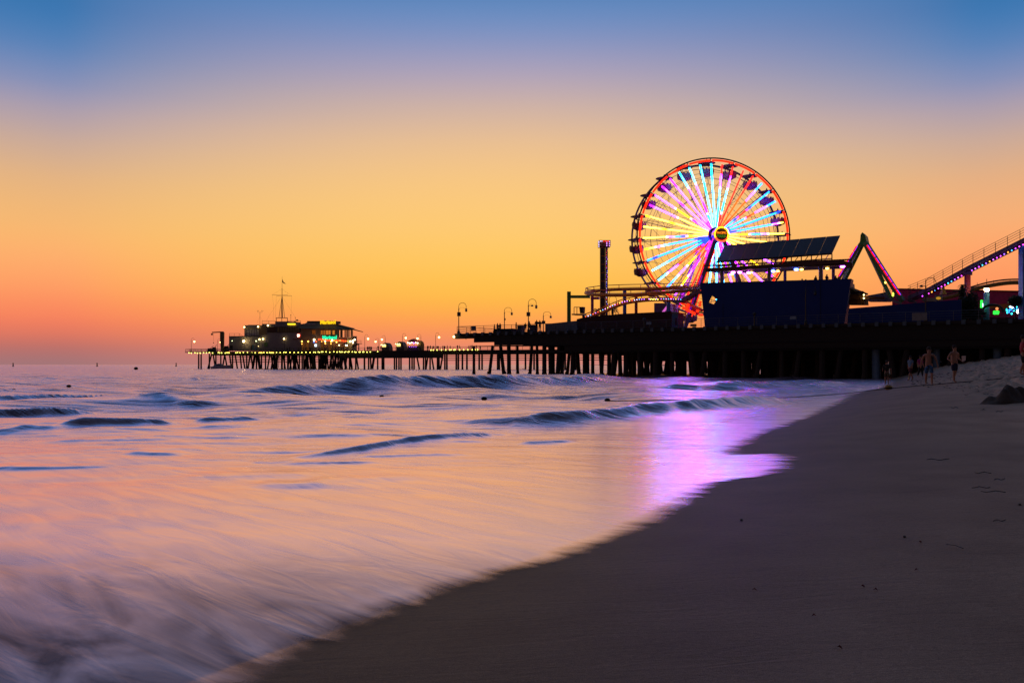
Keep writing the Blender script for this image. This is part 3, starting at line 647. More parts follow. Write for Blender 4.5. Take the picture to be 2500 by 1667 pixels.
# A-frame legs
legm = pmat('wheel_leg_paint', (.22, .17, .30), .45, .2)
def leg(s_top, s_bot, dxb, wd, mat, lattice=False):
    a = WC + ax * s_top + rt * (.25 * (1 if dxb > 0 else -1)); b = WC + ax * s_bot + rt * dxb; b.z = DZ
    m = MB()
    if not lattice: m.beam(a, b, wd, wd, ax)
    else:
        off = [rt * .35 + ax * .35, rt * -.35 + ax * .35, rt * .35 - ax * .35, rt * -.35 - ax * .35]
        for q in off: m.tube(a + q, b + q, .07, 5)
        L = 14
        for i in range(L):
            p, q = a.lerp(b, i / L), a.lerp(b, (i + 1) / L)
            for u, v in ((0, 1), (2, 3), (0, 2), (1, 3)): m.tube(p + off[u], q + off[v], .035, 4)
    return m.build('leg', mat, wheel, True), a, b
_, la, lb_ = leg(2.6, 3.6, -6.3, .62, legm); leg(2.6, 3.6, 6.3, .62, legm)
pinkm = pmat('leg_magenta_paint', (.45, .10, .5), .45)  # magenta LED light on the back legs, put into their base colour
_, ba, bb = leg(-TH - .8, -TH - 1.8, -6.3, .5, pinkm, True); leg(-TH - .8, -TH - 1.8, 6.3, .5, pinkm, True)
def strip(a, b, f0, f1, c, s, r=.1, off=Vector((0, 0, 0)), name='leg_light'):
    return MB().tube(a.lerp(b, f0) + off, a.lerp(b, f1) + off, r, 6).build(name, emat(c, s), wheel, True)
strip(la, lb_, .05, .30, (.8, .02, .5), 1.5, .09, rt * -.42); strip(la, lb_, .30, .78, (.9, .01, .01), 1.6, .12, rt * -.46); strip(la, lb_, .42, .8, (.22, .005, .35), 1.0, .15, rt * -.2 + ax * .2)
strip(la, lb_, .16, .82, (1, .03, .005), 1.6, .09, rt * .5); strip(ba, bb, .5, .9, (.6, .02, .75), 1.4, .2, Vector((0, 0, 0)))
strip(ba, bb, .1, .5, (.75, .05, .6), 1.4, .08)
# gondolas
tubm = pmat('gondola_tub_paint', (.10, .03, .05), .5); canm = pmat('gondola_canopy', (.06, .03, .035), .6)
g0 = None
for k in range(20):
    a = TH0 + R(18 * k); c = wp(a, RW - .35, -TH / 2)
    if c.z < DZ + 2.3: c.z = max(c.z, DZ + 2.4)
    if g0 is None:
        e = bpy.data.objects.new('gondola', None)
        mc = MB().lathe((0, 0, .05), [(1.45, 0), (1.4, .06), (.5, .22), (.12, .42), (.05, .7)], 14)
        mt = MB().lathe((0, 0, -2.2), [(.5, 0), (.75, .18), (1.12, .32), (1.2, .8), (1.22, 1.05), (1.12, 1.05), (1.05, .9)], 16)
        mk = MB()
        for i in range(10): q = 2 * math.pi * i / 10; mk.box((1.05 * math.cos(q), 1.05 * math.sin(q), -1.05), (.16, .3, .3), q)
        mr = MB().tube((-.3, 0, .1), (-.3, 0, -1.9), .04, 5).tube((.3, 0, .1), (.3, 0, -1.9), .04, 5); mr.tube((0, -TH / 2, .1), (0, TH / 2, .1), .09, 6)
        tub = mr.build('gondola', steel_d, wheel); g0 = tub
        for nm, mb_, mt_ in (('canopy', mc, canm), ('tub', mt, tubm), ('seat_back', mk, tubm)):
            o = mb_.build(nm, mt_, None); o.parent = g0
        g = g0
    else:
        g = g0.copy(); col.objects.link(g)
        for ch in g0.children: q = ch.copy(); col.objects.link(q); q.parent = g
    g.location = WM[wheel.name].inverted() @ c
# boarding platform under the wheel
MB().box(WC + ax * 3.2 + Vector((0, 0, DZ + .9 - WC.z)), (13, 3, .3), RA).build('platform', pmat('platform_violet', (.14, .09, .2), .6), wheel, True)

# ------------------------------------------------------------------ blue pavilion
o3 = 3.0
blue = thing('blue_pavilion', 'tall dark blue wall flaring outward at the top with a small diamond window', 'building', atd(1710, o3), AN)
def wall_hole(pts, hole, ext):
    m = MB(); e = Vector(ext); n = 4
    v = [Vector(p) for p in pts] + [Vector(p) for p in hole]; v += [p + e for p in v]
    fs = []
    for i in range(4):
        j = (i + 1) % 4; fs += [(i, j, 4 + j, 4 + i), (8 + i, 12 + i, 12 + j, 8 + j), (i, 8 + i, 8 + j, j), (4 + i, 4 + j, 12 + j, 12 + i)]
    return m.add(v, fs)
hl = [PN(1729, 738, o3), PN(1742.5, 743, o3), PN(1750, 730.5, o3), PN(1737, 721, o3)]
wall_hole([atd(1721, o3), atd(2060, o3), PN(2078, 680.5, o3), PN(1710, 690.5, o3)], hl, Nn * .3).build('wall', bluep, blue, True)
MB().prism([atd(1721, o3 + .31), atd(1724, o3 + 14), PN(1716, 692, o3 + 14), PN(1710.5, 690.5, o3 + .31)], Dn * .25).build('side_wall', bluep, blue, True)
MB().prism([atd(2059, o3 + .31), atd(2066, o3 + 14), PN(2084, 684, o3 + 14), PN(2077.5, 680.5, o3 + .31)], Dn * -.25).build('side_wall', bluep, blue, True)
TZ = PN(1900, 686, o3).z
MB().prism([Vector((*along(tt(1716, o3 + .4), o3 + .4, 0).xy, TZ - 1.2)), Vector((*along(tt(2070, o3 + .4), o3 + .4, 0).xy, TZ - 1.2)), Vector((*along(tt(2070, o3), o3 + 13, 0).xy, TZ - 1.2)), Vector((*along(tt(1760, o3), o3 + 13, 0).xy, TZ - 1.2))], (0, 0, .2)).build('upper_floor', pmat('floor_dark', (.05, .05, .06), .8), blue, True)
MB().beam(PN(1765, 742, o3 - .02), PN(1765, 792, o3 - .02), .06, .03, Dn).build('panel_joint', pmat('joint_dark', (.004, .01, .06), .7), blue, True)
MB().beam(PN(2003, 684, o3 - .02), PN(2003, 786, o3 - .02), .06, .03, Dn).build('panel_joint', MATS['joint_dark'], blue, True)
for px, o_, y0 in ((1763, 4.5, 657), (1878, 4.5, 651), (2004, 4.5, 639), (1799, 12, 660), (1916.5, 12, 661), (2034.5, 11, 652)):
    b = PN(px, y0, o_); MB().tube((b.x, b.y, TZ - 1.2), b, .26 if o_ < 5 else .2, 10).build('column', grey if o_ < 5 else pmat('lilac_column', (.2, .14, .26), .6), blue, True)
roofm = pmat('rusty_roof', (.10, .035, .025), .6, var=.2)
fr = [PN(1722, 657, 3.2), PN(2051, 633, 3.2), PN(2081, 641.5, 3.2), PN(2080, 654, 3.2), PN(2040, 648, 3.2), PN(1722, 668, 3.2)]
MB().prism([PN(1722, 655, 3.2), PN(2051, 634, 3.2), PN(2051, 643, 3.2), PN(1722, 664, 3.2)], Nn * .3).build('fascia', roofm, blue, True)
MB().prism([PN(2051, 634, 3.2), PN(2081, 642, 3.2), PN(2081, 656, 3.2), PN(2051, 643, 3.2)], Nn * .3).build('fascia', roofm, blue, True)
q0, q1, q2, q3 = PN(1722, 660, 3.5), PN(2078, 646, 3.5), PN(2082, 655, 14), PN(1763, 669, 14)
MB().prism([q0, q1, q2, q3], (0, 0, .25)).build('canopy_roof', pmat('roof_soffit', (.12, .05, .04), .7), blue, True)
m = MB()
for i in range(60): p = q0.lerp(q1, i / 59); m.box(p + Vector((0, 0, .6)), (.25, .5, .14), AN)
m.build('corrugation', roofm, blue, True)
# solar array on its frame
s0, s1, s2, s3 = PN(1748.4, 640, 5), PN(2031, 619.5, 5), PN(2051.4, 575, 9.6), PN(1768, 599, 9.6)
nrm = (s1 - s0).cross(s3 - s0).normalized()
sol = bpy.data.materials.new('solar_panel'); sol.use_nodes = True; tr_ = sol.node_tree; bs = tr_.nodes['Principled BSDF']
uvn = N(tr_, 'ShaderNodeTexCoord'); bk = N(tr_, 'ShaderNodeTexWave', wave_type='BANDS', bands_direction='Z', wave_profile='SIN'); bk.inputs['Scale'].default_value = 2.4
tr_.links.new(uvn.outputs['Object'], bk.inputs['Vector']); bs.inputs['Roughness'].default_value = .42; bs.inputs['Specular IOR Level'].default_value = .25
tr_.links.new(ramp(tr_, [(.2, (.010, .009, .016)), (.8, (.026, .022, .035))], bk.outputs['Fac']), bs.inputs['Base Color'])
bmp = N(tr_, 'ShaderNodeBump'); bmp.inputs['Strength'].default_value = .3; bmp.inputs['Distance'].default_value = .1; tr_.links.new(bk.outputs['Fac'], bmp.inputs['Height']); tr_.links.new(bmp.outputs[0], bs.inputs['Normal'])
arr = thing('solar_array', 'large slanted array of dark solar panels on a steel frame above the pavilion', 'solar array', tuple(s0))
for i in range(9):
    f0, f1 = i / 9 + .002, (i + 1) / 9 - .002
    MB().prism([s0.lerp(s1, f0), s0.lerp(s1, f1), s3.lerp(s2, f1), s3.lerp(s2, f0)], nrm * -.1).build('panel', sol, arr, True)
m = MB()
for i in range(13):
    f_ = i / 12; p = s0.lerp(s1, f_); b = p.copy(); b.z = q0.lerp(q1, f_).z + .3; m.tube(p, b, .07, 5)
    p2 = s0.lerp(s1, min(1, f_ + .06)); m.tube(b, p2, .05, 4);
m.beam(s0, s1, .15, .2); m.beam(s0 + Vector((0, 0, -.6)), s1 + Vector((0, 0, -.6)), .1, .12); m.build('frame', steel, arr, True)
def plight(p, c, s, r, par, sq=.5, nm='ceiling_light'): return MB().ball(p, r, 8, sq).build(nm, emat(c, s), par, True)
for px, py, c in [(1786, 669, 'y'), (1834, 664, 'y'), (1899, 661, 'y'), (1957, 657, 'y'), (2019.5, 654.5, 'y'), (2061, 641, 'y'), (1828, 665, 'm'), (1887, 661, 'b'), (1944, 657, 'b'), (2039, 644, 'm'), (2057, 650, 'm'), (1790, 664, 'm'), (1806, 664, 'm')]:
    o_ = 6 if px not in (1790, 1806) else 9
    C_ = {'y': (1, .6, .1), 'm': (.6, .08, .95), 'b': (.05, .12, 1)}[c]
    plight(PN(px, py + 1, o_), C_, 9 if c == 'y' else 26, .24 if c == 'y' else .3, blue)
m = MB()
for i in range(60): p = PN(1780 + i * 4.7, 662.5 - i * .245, 8); m.ball(p, .05, 4)
m.build('light_string', emat((1, .45, .3), 3), blue, True)['kind'] = 'stuff'

# ---- lower blue wall to the right, low maroon fence to the left
MB().prism([atd(2068, 2.6), atd(2347, 2.6), PN(2347, 731, 2.6), PN(2210, 742, 2.6), PN(2072, 753, 2.6)], Nn * .3).build('blue_fence_wall', bluep, None, True)
tag(bpy.data.objects['blue_fence_wall'], 'long low dark blue wall running right from the tall blue pavilion', 'wall')
MB().prism([atd(1408, 3), atd(1638, 3), PN(1638, 760, 3), PN(1519, 766, 3), PN(1453, 772, 3), PN(1430, 774, 3), PN(1408, 779, 3)], Nn * .3).build('ride_fence_wall', pmat('maroon_fence', (.04, .012, .015), .8), None, True)
tag(bpy.data.objects['ride_fence_wall'], 'low near-black maroon wall below the coaster tracks', 'wall')

# ------------------------------------------------------------------ drop tower
dt = thing('drop_tower', 'slim square drop tower ride with a wider lit box at its top', 'ride tower', atd(1475, 14))
yT = Yat(1475, 14); dk = pmat('tower_dark', (.03, .025, .02), .6)
zt = P(1475, 604, yT).z; cx_ = P(1475, 604, yT); wv_ = 16 / F * yT
tb = MB().box((cx_.x - .25, cx_.y, (DZ + zt) / 2), (wv_ * .72, .9, zt - DZ)); tb.build('shaft', dk, dt, True)
MB().box((cx_.x + wv_ * .36, cx_.y - .1, (DZ + zt) / 2), (wv_ * .3, .8, zt - DZ)).build('side_rail', pmat('tower_violet', (.12, .09, .3), .5), dt, True)
MB().box((cx_.x, cx_.y, P(1475, 596, yT).z), (28 / F * yT, 1.7, 15 / F * yT)).build('top_box', pmat('tower_box', (.22, .09, .04), .6), dt, True)
m = MB(); rr2 = random.Random(9)
for i in range(9): m.beam((cx_.x - .55, cx_.y - .48, DZ + 3 + i * 1.3), (cx_.x + .12, cx_.y - .48, DZ + 3 + i * 1.3), .04, .06)
m.build('cross_strut', orange, dt, True)
LC = [(.8, .6, 1), (.1, .12, 1), (1, .08, .06), (.55, .1, 1), (.05, .5, .9), (1, .85, .8)]
def bulb(p, c, s, r, par, cache={}):
    k = (round(r, 2), c, s)
    if k not in cache: o = MB().ball((0, 0, 0), r, 6).build('bulb', emat(c, s), par); cache[k] = o
    else: o = cache[k].copy(); col.objects.link(o); o.parent = par
    o.location = WM[par.name].inverted() @ Vector(p); return o
for i in range(26):
    y = 612 + i * 5.4 + rr2.uniform(-1, 1)
    if y < 750: bulb(P(1481.5 + rr2.choice((-1, 1)), y, yT - .7), rr2.choice(LC[:4]), 2.5, .045, dt)
for px, py in [(1462, 590), (1462, 594), (1462, 598), (1462, 602), (1466, 589), (1469.5, 589)]: bulb(P(px, py, yT - 1), (.8, .6, 1), 2, .08, dt)
for px, py in [(1474, 589), (1478, 589), (1482, 589), (1485, 589)]: bulb(P(px, py, yT - 1), (1, .05, .03), 2, .08, dt)
for px, py in [(1481.5, 592), (1481.5, 596), (1481.5, 600), (1488, 590), (1488, 595), (1488, 600)]: bulb(P(px, py, yT - 1), (.75, .3, 1), 2, .08, dt)

# ------------------------------------------------------------------ roller coaster, west loop
def spline(pts, n=6):
    out = []
    for i in range(len(pts) - 1):
        p0 = pts[max(0, i - 1)]; p1 = pts[i]; p2 = pts[i + 1]; p3 = pts[min(len(pts) - 1, i + 2)]
        for k in range(n):
            t = k / n; out.append(.5 * ((2 * p1) + (p2 - p0) * t + (2 * p0 - 5 * p1 + 4 * p2 - p3) * t * t + (3 * p1 - p0 - 3 * p2 + p3) * t ** 3))
    return out + [pts[-1]]
rc = thing('roller_coaster', 'orange tubular roller coaster track looping low behind the drop tower', 'roller coaster', atd(1446, 12))
def track(pts, r=.3, rail=1.0, gap=5, mat=orange, lean=Vector((0, 0, 1)), rr_=.07, name='track'):
    s = spline(pts); MB().path(s, r, 7).build(name, mat, rc, True, smooth=True)
    up = [p + lean * rail for p in s]; m = MB().path(up, rr_, 5); m.path([p + lean * rail * .45 for p in s], .04, 4)
    for i in range(0, len(s), gap): m.tube(s[i], up[i], .05, 4)
    m.build('guard_rail', mat, rc, True)
def PO(px, py, o): return PN(px, py, o)
track([PO(1706, 702, 22), PO(1660, 703, 22), PO(1600, 705, 22), PO(1530, 706, 22), PO(1480, 708, 21), PO(1450, 711, 19), PO(1433, 714, 16), PO(1431, 716, 13), PO(1445, 719, 11), PO(1480, 720.5, 10), PO(1540, 720, 10), PO(1600, 716, 11), PO(1660, 711, 12), PO(1706, 708, 13)], .26, .75)
track([PO(1425, 778, 8), PO(1468, 763, 8), PO(1497, 750, 8), PO(1525, 740, 8), PO(1560, 734, 8.5), PO(1600, 731, 9), PO(1640, 732, 9), PO(1668, 734, 9)], .3, .62)
for px, y0, o_, mt, wd in ((1389, 712, 9, green, .55), (1446, 718, 15, magenta, .42), (1525, 709, 16, bluecol, .5), (1553, 722, 18, redp, .42), (1632, 736, 9.5, bluecol, .5)):
    p = PN(px, y0, o_); MB().box((p.x, p.y, (p.z + DZ) / 2), (wd, wd, p.z - DZ)).build('support', mt, rc, True)
MB().beam(PN(1394, 724.5, 9), PN(1439, 724.5, 9), .5, .42).build('support_arm', green, rc, True)
MB().beam(PN(1443, 728, 15), PN(1463, 728, 15), .3, .4).build('support_arm', magenta, rc, True)
LC2 = [(1, .3, .9), (.5, .15, 1), (.1, .4, 1), (1, .75, .15), (1, .1, .05), (.7, .6, 1)]
for i in range(40):
    f_ = i / 39; px = 1430 + f_ * 232; py = np.interp(px, [1425, 1468, 1497, 1525, 1560, 1600, 1640, 1668], [776, 758, 745.5, 736, 731, 729.5, 730, 731])
    if rr2.random() < .9: bulb(PN(px, py, 7.4), rr2.choice(LC2), 4, .065, rc)
for px in (1588, 1594, 1600, 1606): bulb(PN(px, 731, 7.2), (1, .7, .1), 5, .08, rc)
MB().prism([PN(1597, 740, 24), PN(1632, 740, 24), PN(1632, 768, 24), PN(1597, 768, 24)], Nn * 4).build('control_building', purpleg, None, True)
tag(bpy.data.objects['control_building'], 'plain purple-grey box building behind the coaster, left of the wheel foot', 'building')

# ride steps and gangway at the foot of the wheel
gw = thing('gangway', 'grey stepped gangway climbing from the coaster platform to the blue pavilion', 'gangway', atd(1655, 9))
pts = [PN(1645, 736, 9), PN(1663, 736, 9), PN(1700, 714.5, 9), PN(1714, 714, 9)]
m = MB()
for a, b in zip(pts, pts[1:]): m.beam(a, b, 1.0, .42)
m.build('stringer', pmat('gangway_grey', (.13, .13, .17), .6), gw, True)
m = MB()
for a, b in zip(pts, pts[1:]):
    for h_ in (.4, .75, 1.1): m.tube(a + UP * h_, b + UP * h_, .03, 4)
    for k in range(6): p = a.lerp(b, k / 5); m.tube(p, p + UP * 1.1, .03, 4)
m.build('railing', grey, gw, True)
m = MB()
for k in range(9): p = PN(1668 + k * 3.6, 738 - k * 2.2, 9.3); m.box(p, (.2, 1.0, .3), AN)
m.build('step_lights', pmat('step_yellow', (.6, .32, .05), .6), gw, True)  # steps in plain golden yellow, without emission
for px, y0 in ((1657, 738), (1674, 742)): p = PN(px, y0, 8); MB().tube((p.x, p.y, DZ), p, .08, 8).build('post', grey, gw, True)
nb = thing('red_light_bars', 'crossed glowing red light bars at the foot of the wheel beside the blue wall', 'lights', atd(1685, 7))
for x0, y0, x1, y1, r_ in ((1667, 751, 1697, 766, .17), (1681, 742, 1675, 754, .17), (1711, 735, 1707.5, 748, .16), (1703.5, 757, 1702, 762, .18), (1706, 769, 1715, 769.5, .15), (1658, 748, 1659.5, 748, .14)):
    MB().tube(PN(x0, y0, 7), PN(x1, y1, 7), r_, 8).build('light_bar', emat((1, .016, .003), 3.2), nb, True)
MB().prism([PN(1688, 764, 9), PN(1706, 770, 9), PN(1706, 752, 9), PN(1692, 746, 9)], Nn * .2).build('backing_panel', pmat('pink_panel', (.6, .05, .3), .6), nb, True)
MB().beam(PN(1676, 738, 8), PN(1714, 758, 8), .8, .35).build('ramp_beam', pmat('ramp_tan', (.4, .25, .2), .6), nb, True)
m = MB()
for k in range(9): m.tube(PN(1682 + k * 3.7, 738 + k * 2, 8.1), PN(1682 + k * 3.7, 727 + k * 2, 8.1), .03, 4)
m.tube(PN(1682, 727, 8.1), PN(1714, 744, 8.1), .04, 4); m.build('railing', grey, nb, True)
st = thing('ticket_booth', 'small pale blue and violet booth lit by the wheel at its foot', 'booth', atd(1646, 6))
a, b = atd(1639, 5), atd(1655, 5); MB().prism([a, b, PN(1655, 766, 5), PN(1639, 764, 5)], Nn * 2).build('wall', pmat('booth_blue', (.16, .26, .5), .6), st, True)
MB().prism([PN(1637, 764, 4.8), PN(1657, 766, 4.8), PN(1657, 762.5, 4.8), PN(1637, 761, 4.8)], Nn * 2.6).build('roof', grey, st, True)
MB().prism([PN(1648, 776, 4.97), PN(1653, 776, 4.97), PN(1653, 794, 4.97), PN(1648, 794, 4.97)], Nn * .02).build('door', pmat('booth_door', (.1, .02, .05), .6), st, True)
MB().prism([PN(1612, 766, 13), PN(1618, 766, 13), PN(1634, 744, 13), PN(1630, 743, 13)], Nn * .2).build('slanted_sign', emat((.6, .1, .5), 1.2), None, True)
tag(bpy.data.objects['slanted_sign'], 'small slanted pink lit sign behind the maroon wall by the blue support', 'sign')
MB().prism([PN(1685, 791, 4), PN(1700, 791, 4), PN(1700, 797, 4), PN(1685, 797, 4)], Nn * .1).build('yellow_barrier', yellowp, None, True)
tag(bpy.data.objects['yellow_barrier'], 'low yellow barrier panel beside the left end of the blue pavilion', 'barrier')

# ------------------------------------------------------------------ swinging ride A-frame
pr = thing('pendulum_ride', 'green A-frame of a swinging ride with red and blue lights on its legs', 'ride', atd(2105, 22))
def gleg(a, b, w1, name='leg'): return MB().beam(a, b, w1, w1).build(name, green, pr, True)
ap = PN(2105, 582, 20)
gleg(PN(2108, 588, 22), PN(2060, 684, 24), .55); gleg(PN(2100, 596, 18), PN(2042, 690, 17), .42); gleg(PN(2112, 592, 18), PN(2203, 735, 16), .55); gleg(PN(2110, 592, 22), PN(2178, 735, 24), .42)
MB().prism([PN(2099, 596, 19), PN(2101, 573, 19), PN(2105, 567, 19), PN(2112, 574, 19), PN(2116, 594, 19), PN(2108, 600, 19)], Nn * 2.2).build('head', green, pr, True)
MB().tube(PN(2098, 598, 19), PN(2119, 595, 19), .3, 8).build('axle', green, pr, True)
def segs(x0, y0, x1, y1, n, o_):
    for i in range(n):
        f0, f1 = (i + .06) / n, (i + .9) / n
        MB().tube(PN(x0 + (x1 - x0) * f0, y0 + (y1 - y0) * f0, o_), PN(x0 + (x1 - x0) * f1, y0 + (y1 - y0) * f1, o_), .10, 6).build('leg_light', emat((.8, .006, .015), 1.6), pr, True)
        MB().tube(PN(x0 + 2.4 + (x1 - x0) * f0, y0 + (y1 - y0) * f0 - .5, o_), PN(x0 + 2.4 + (x1 - x0) * f1, y0 + (y1 - y0) * f1 - .5, o_), .035, 5).build('leg_light', emat((.05, .02, .9), 2), pr, True)
segs(2116, 598, 2198, 722, 8, 15.6); segs(2092, 600, 2046, 676, 5, 16.6)
for px, py in ((2181, 716), (2180, 721), (2161.5, 690)): bulb(PN(px, py, 21), (.6, .8, .05) if px > 2170 else (1, .7, .1), 5, .14, pr)

# ------------------------------------------------------------------ lift hill at the right
lh = thing('coaster_lift_hill', 'grey lift hill beam rising to the right edge with railings and pink light dots', 'roller coaster', atd(2362, 12))
hb = [(2168, 742), (2218, 727), (2270, 706), (2365, 654.5), (2500, 587), (2640, 517)]
hp = [PN(x, y, 12) for x, y in hb]; m = MB()
m.beam(PN(2120, 728, 12), PN(2172, 729, 12), 1.2, .3)
for a, b in zip(hp[1:], hp[2:]): m.beam(a, b + (b - a) * .003, 1.2, .42)
m.build('beam', pmat('lift_grey', (.15, .14, .2), .55), lh, True)
m = MB()
for a, b in zip(hp[1:], hp[2:]): m.beam(a - UP * .4 + Nn * .1, b - UP * .4 + Nn * .1, .9, .36)
m.build('light_beam', pmat('lift_maroon', (.06, .02, .04), .6), lh, True)
m = MB()
for a, b in zip(hp[1:], hp[2:]):
    for h_ in (.55, .85, 1.12, 1.4): m.tube(a - Nn * .6 + UP * h_, b - Nn * .6 + UP * h_, .025, 4)
L_ = 0
for px in [2222 + i * 17.6 * (1 + i * .035) for i in range(18)]:
    y = np.interp(px, [q[0] for q in hb], [q[1] for q in hb]); p = PN(px, y, 11.4); m.tube(p, p + UP * 1.4, .035, 4)
m.build('railing', steel, lh, True)
LP = [(.6, .05, .95), (.8, .05, .7), (.25, .1, 1), (.05, .35, 1), (.65, .12, 1), (.75, .06, .8), (.05, .6, .8), (1, .3, .04), (.4, .08, 1)]
for i in range(44):
    px = 2252 + i * 7.6 * (1 + i * .004)
    if px > 2620 or 2354 < px < 2366: continue
    y = np.interp(px, [q[0] for q in hb], [q[1] for q in hb]) + 9.5
    bulb(PN(px, y, 11.15), LP[(i * 5 + i // 3) % 9], 4.5, .08, lh)
for px, y0, mt, w_ in ((2362, 662, maroon, .5), (2500.5, 596, bluecol, .85)):
    p = PN(px, y0, 12); MB().box((p.x, p.y, (p.z + DZ) / 2), (w_, w_, p.z - DZ)).build('support', mt, lh, True)
MB().box(PN(2363, 668, 12), (.9, .9, .35), AN).build('support_cap', pmat('lift_grey', (0, 0, 0)), lh, True)
# stairs at the foot of the hill
m = MB(); 
for i in range(6): m.tube(PN(2157, 706 + i * 3.6, 12), PN(2175, 706 + i * 4.2, 12), .03, 4)
m.tube(PN(2157, 705, 12), PN(2159, 727, 12), .04, 4)
for i in range(4): m.tube(PN(2185, 716 + i * 4, 11), PN(2238, 737 + i * 1.2, 11), .03, 4)
m.beam(PN(2168, 730, 11), PN(2200, 741, 11), .8, .3); m.build('stair_railing', grey, lh, True)
# rear yellow track
yt = thing('yellow_track', 'yellow-brown curving coaster track low behind the lift hill', 'track', atd(2420, 22))
MB().path(spline([PN(2270, 735, 22), PN(2330, 722, 22), PN(2370, 708, 22), (PN(2420, 697, 22)), PN(2462, 691, 22), PN(2500, 690.5, 22), PN(2560, 694, 22)]), .27, 7).build('track', pmat('track_ochre', (.22, .12, .02), .5), yt, True, smooth=True)
m = MB().path(spline([PN(2310, 718, 22.3), PN(2365, 702.5, 22.3), PN(2410, 690, 22.3), PN(2455, 683, 22.3), PN(2500, 682, 22.3), PN(2560, 684, 22.3)]), .1, 6)
for px in (2386, 2426, 2466): m.tube(PN(px, 690 if px < 2400 else 684, 22.2), PN(px, 698 if px < 2440 else 690, 22.2), .03, 4)
m.tube(PN(2409, 681, 22), PN(2409, 696, 22), .04, 4); m.build('guard_rail', pmat('track_ochre_dark', (.08, .05, .02), .5), yt, True)
# ------------------------------------------------------------------ buildings and planting at the right
hall = thing('maroon_hall', 'long low maroon hall behind the lift hill with an orange strip along its base', 'building', atd(2400, 30))
MB().prism([PN(2178, 775, 30), PN(2600, 775, 30), PN(2600, 713, 30), PN(2492, 712, 30), PN(2300, 709, 30), PN(2178, 705, 30)], Nn * 12).build('wall', pmat('hall_maroon', (.62, .03, .14), .7), hall, True)
MB().prism([PN(2175, 706, 29.8), PN(2602, 714.5, 29.8), PN(2602, 712, 29.8), PN(2175, 703.5, 29.8)], Nn * 12.4).build('roof_edge', pmat('hall_edge', (.02, .01, .012), .7), hall, True)
MB().prism([PN(2414, 753, 29.7), PN(2466, 753, 29.7), PN(2466, 741, 29.7), PN(2414, 744, 29.7)], Nn * .3).build('shop_front', pmat('shop_orange', (.7, .2, .03), .6), hall, True)
pur = MB().prism([PN(2110, 732, 24), PN(2162, 732, 24), PN(2162, 713.5, 24), PN(2118, 721.5, 24)], Nn * 5).build('pitched_shed', purpleg, None, True)
tag(pur, 'small purple shed with a sloping top right of the blue pavilion', 'shed')
bx = thing('ride_cabin', 'pair of pale panels behind the right shoulder of the blue pavilion', 'cabin', atd(2080, 20))
MB().prism([PN(2070, 722, 20), PN(2083, 722, 20), PN(2081, 692, 20), PN(2072, 692, 20)], Nn * 1.5).build('panel', pmat('pale_panel', (.3, .3, .34), .6), bx, True)
cc = thing('coaster_car', 'wooden orange-brown ride housing with a round hoop right of the blue pavilion', 'ride housing', atd(2095, 10))
MB().prism([PN(2066, 742, 10), PN(2110, 742, 10), PN(2108, 719, 10), PN(2074, 718.5, 10)], Nn * 3).build('body', pmat('timber_orange', (.16, .06, .015), .7), cc, True)
MB().path([PN(2104 + 7 * math.cos(a), 720 - 8 * math.sin(a), 9.8) for a in np.linspace(0, math.pi, 9)], .1, 5).build('hoop', steel, cc, True)
MB().beam(PN(2070, 727, 9.8), PN(2160, 728, 9.8), .2, .3).build('side_beam', pmat('timber_orange', (0, 0, 0)), cc, True)
for py in (720, 728): MB().ball(PN(2109, py, 9.4), .1).build('bulb', emat((1, .8, .3), 6), cc, True)
MB().box(PN(2126, 712, 14), (.01, .01, .01)).build if False else None
sb = thing('cafe_sign', 'white signboard with a yellow oval under the lift hill', 'sign', atd(2291, 16))
MB().prism([PN(2282, 734, 16), PN(2301, 734, 16), PN(2301, 720, 16), PN(2282, 720, 16)], Nn * .2).build('board', pmat('board_grey', (.2, .2, .2)), sb, True)
MB().prism([PN(2291 + 6 * math.cos(a), 728 - 3.4 * math.sin(a), 15.95) for a in np.linspace(0, 2 * math.pi, 17)[:-1]], Nn * .03).build('oval', emat((.5, .25, .02), .9), sb, True)
MB().prism([PN(2252, 735, 18), PN(2282, 735, 18), PN(2282, 727, 18), PN(2252, 727, 18)], Nn * 2).build('kiosk_wall', pmat('kiosk_cream', (.3, .26, .2), .7), None, True)
tag(bpy.data.objects['kiosk_wall'], 'low cream kiosk wall left of the yellow oval signboard', 'kiosk')
p = PN(2303, 719, 17); MB().lathe((p.x, p.y, p.z), [(.42, 0), (.2, .6), (.03, 1.7)], 8).build('pointed_finial', yellowp, None, True)
tag(bpy.data.objects['pointed_finial'], 'narrow yellow cone standing above the oval signboard', 'finial')
cl = thing('blue_light_column', 'round blue column lit from a blazing white lamp on top', 'lamp column', atd(2408.5, 12))
p = PN(2408.5, 714, 12); MB().tube((p.x, p.y, DZ), p, .29, 16).build('column', teal, cl, True, smooth=True)
MB().ball(PN(2409, 707.5, 12), .28, 12, .8).build('lamp', emat((1, .72, .38), 40), cl, True, smooth=True)
ns = thing('green_neon_sign', 'tall narrow green neon tube sign left of the blue column', 'neon sign', atd(2396, 11))
MB().tube(PN(2396.5, 733, 11), PN(2396, 752, 11), .12, 6).build('tube', emat((.02, 1, .05), 3), ns, True)
m = MB()
for i in range(7): m.ball(PN(2399.6, 741 + i * 1.9, 10.9), .045, 5)
m.build('bulb_row', emat((.6, .8, 1), 4), ns, True)
gn = thing('green_neon_scroll', 'small scribbled green neon sign low behind the pier railing', 'neon sign', atd(2432, 6))
m = MB()
for k in range(3): m.path([PN(2425 + i * 1.15, 760.5 + k * 2.6 + 1.3 * math.sin(i * 1.9 + k), 6) for i in range(13)], .055, 5)
m.build('tube', emat((.02, 1, .04), 3), gn, True)
rr3 = random.Random(4)
m = None
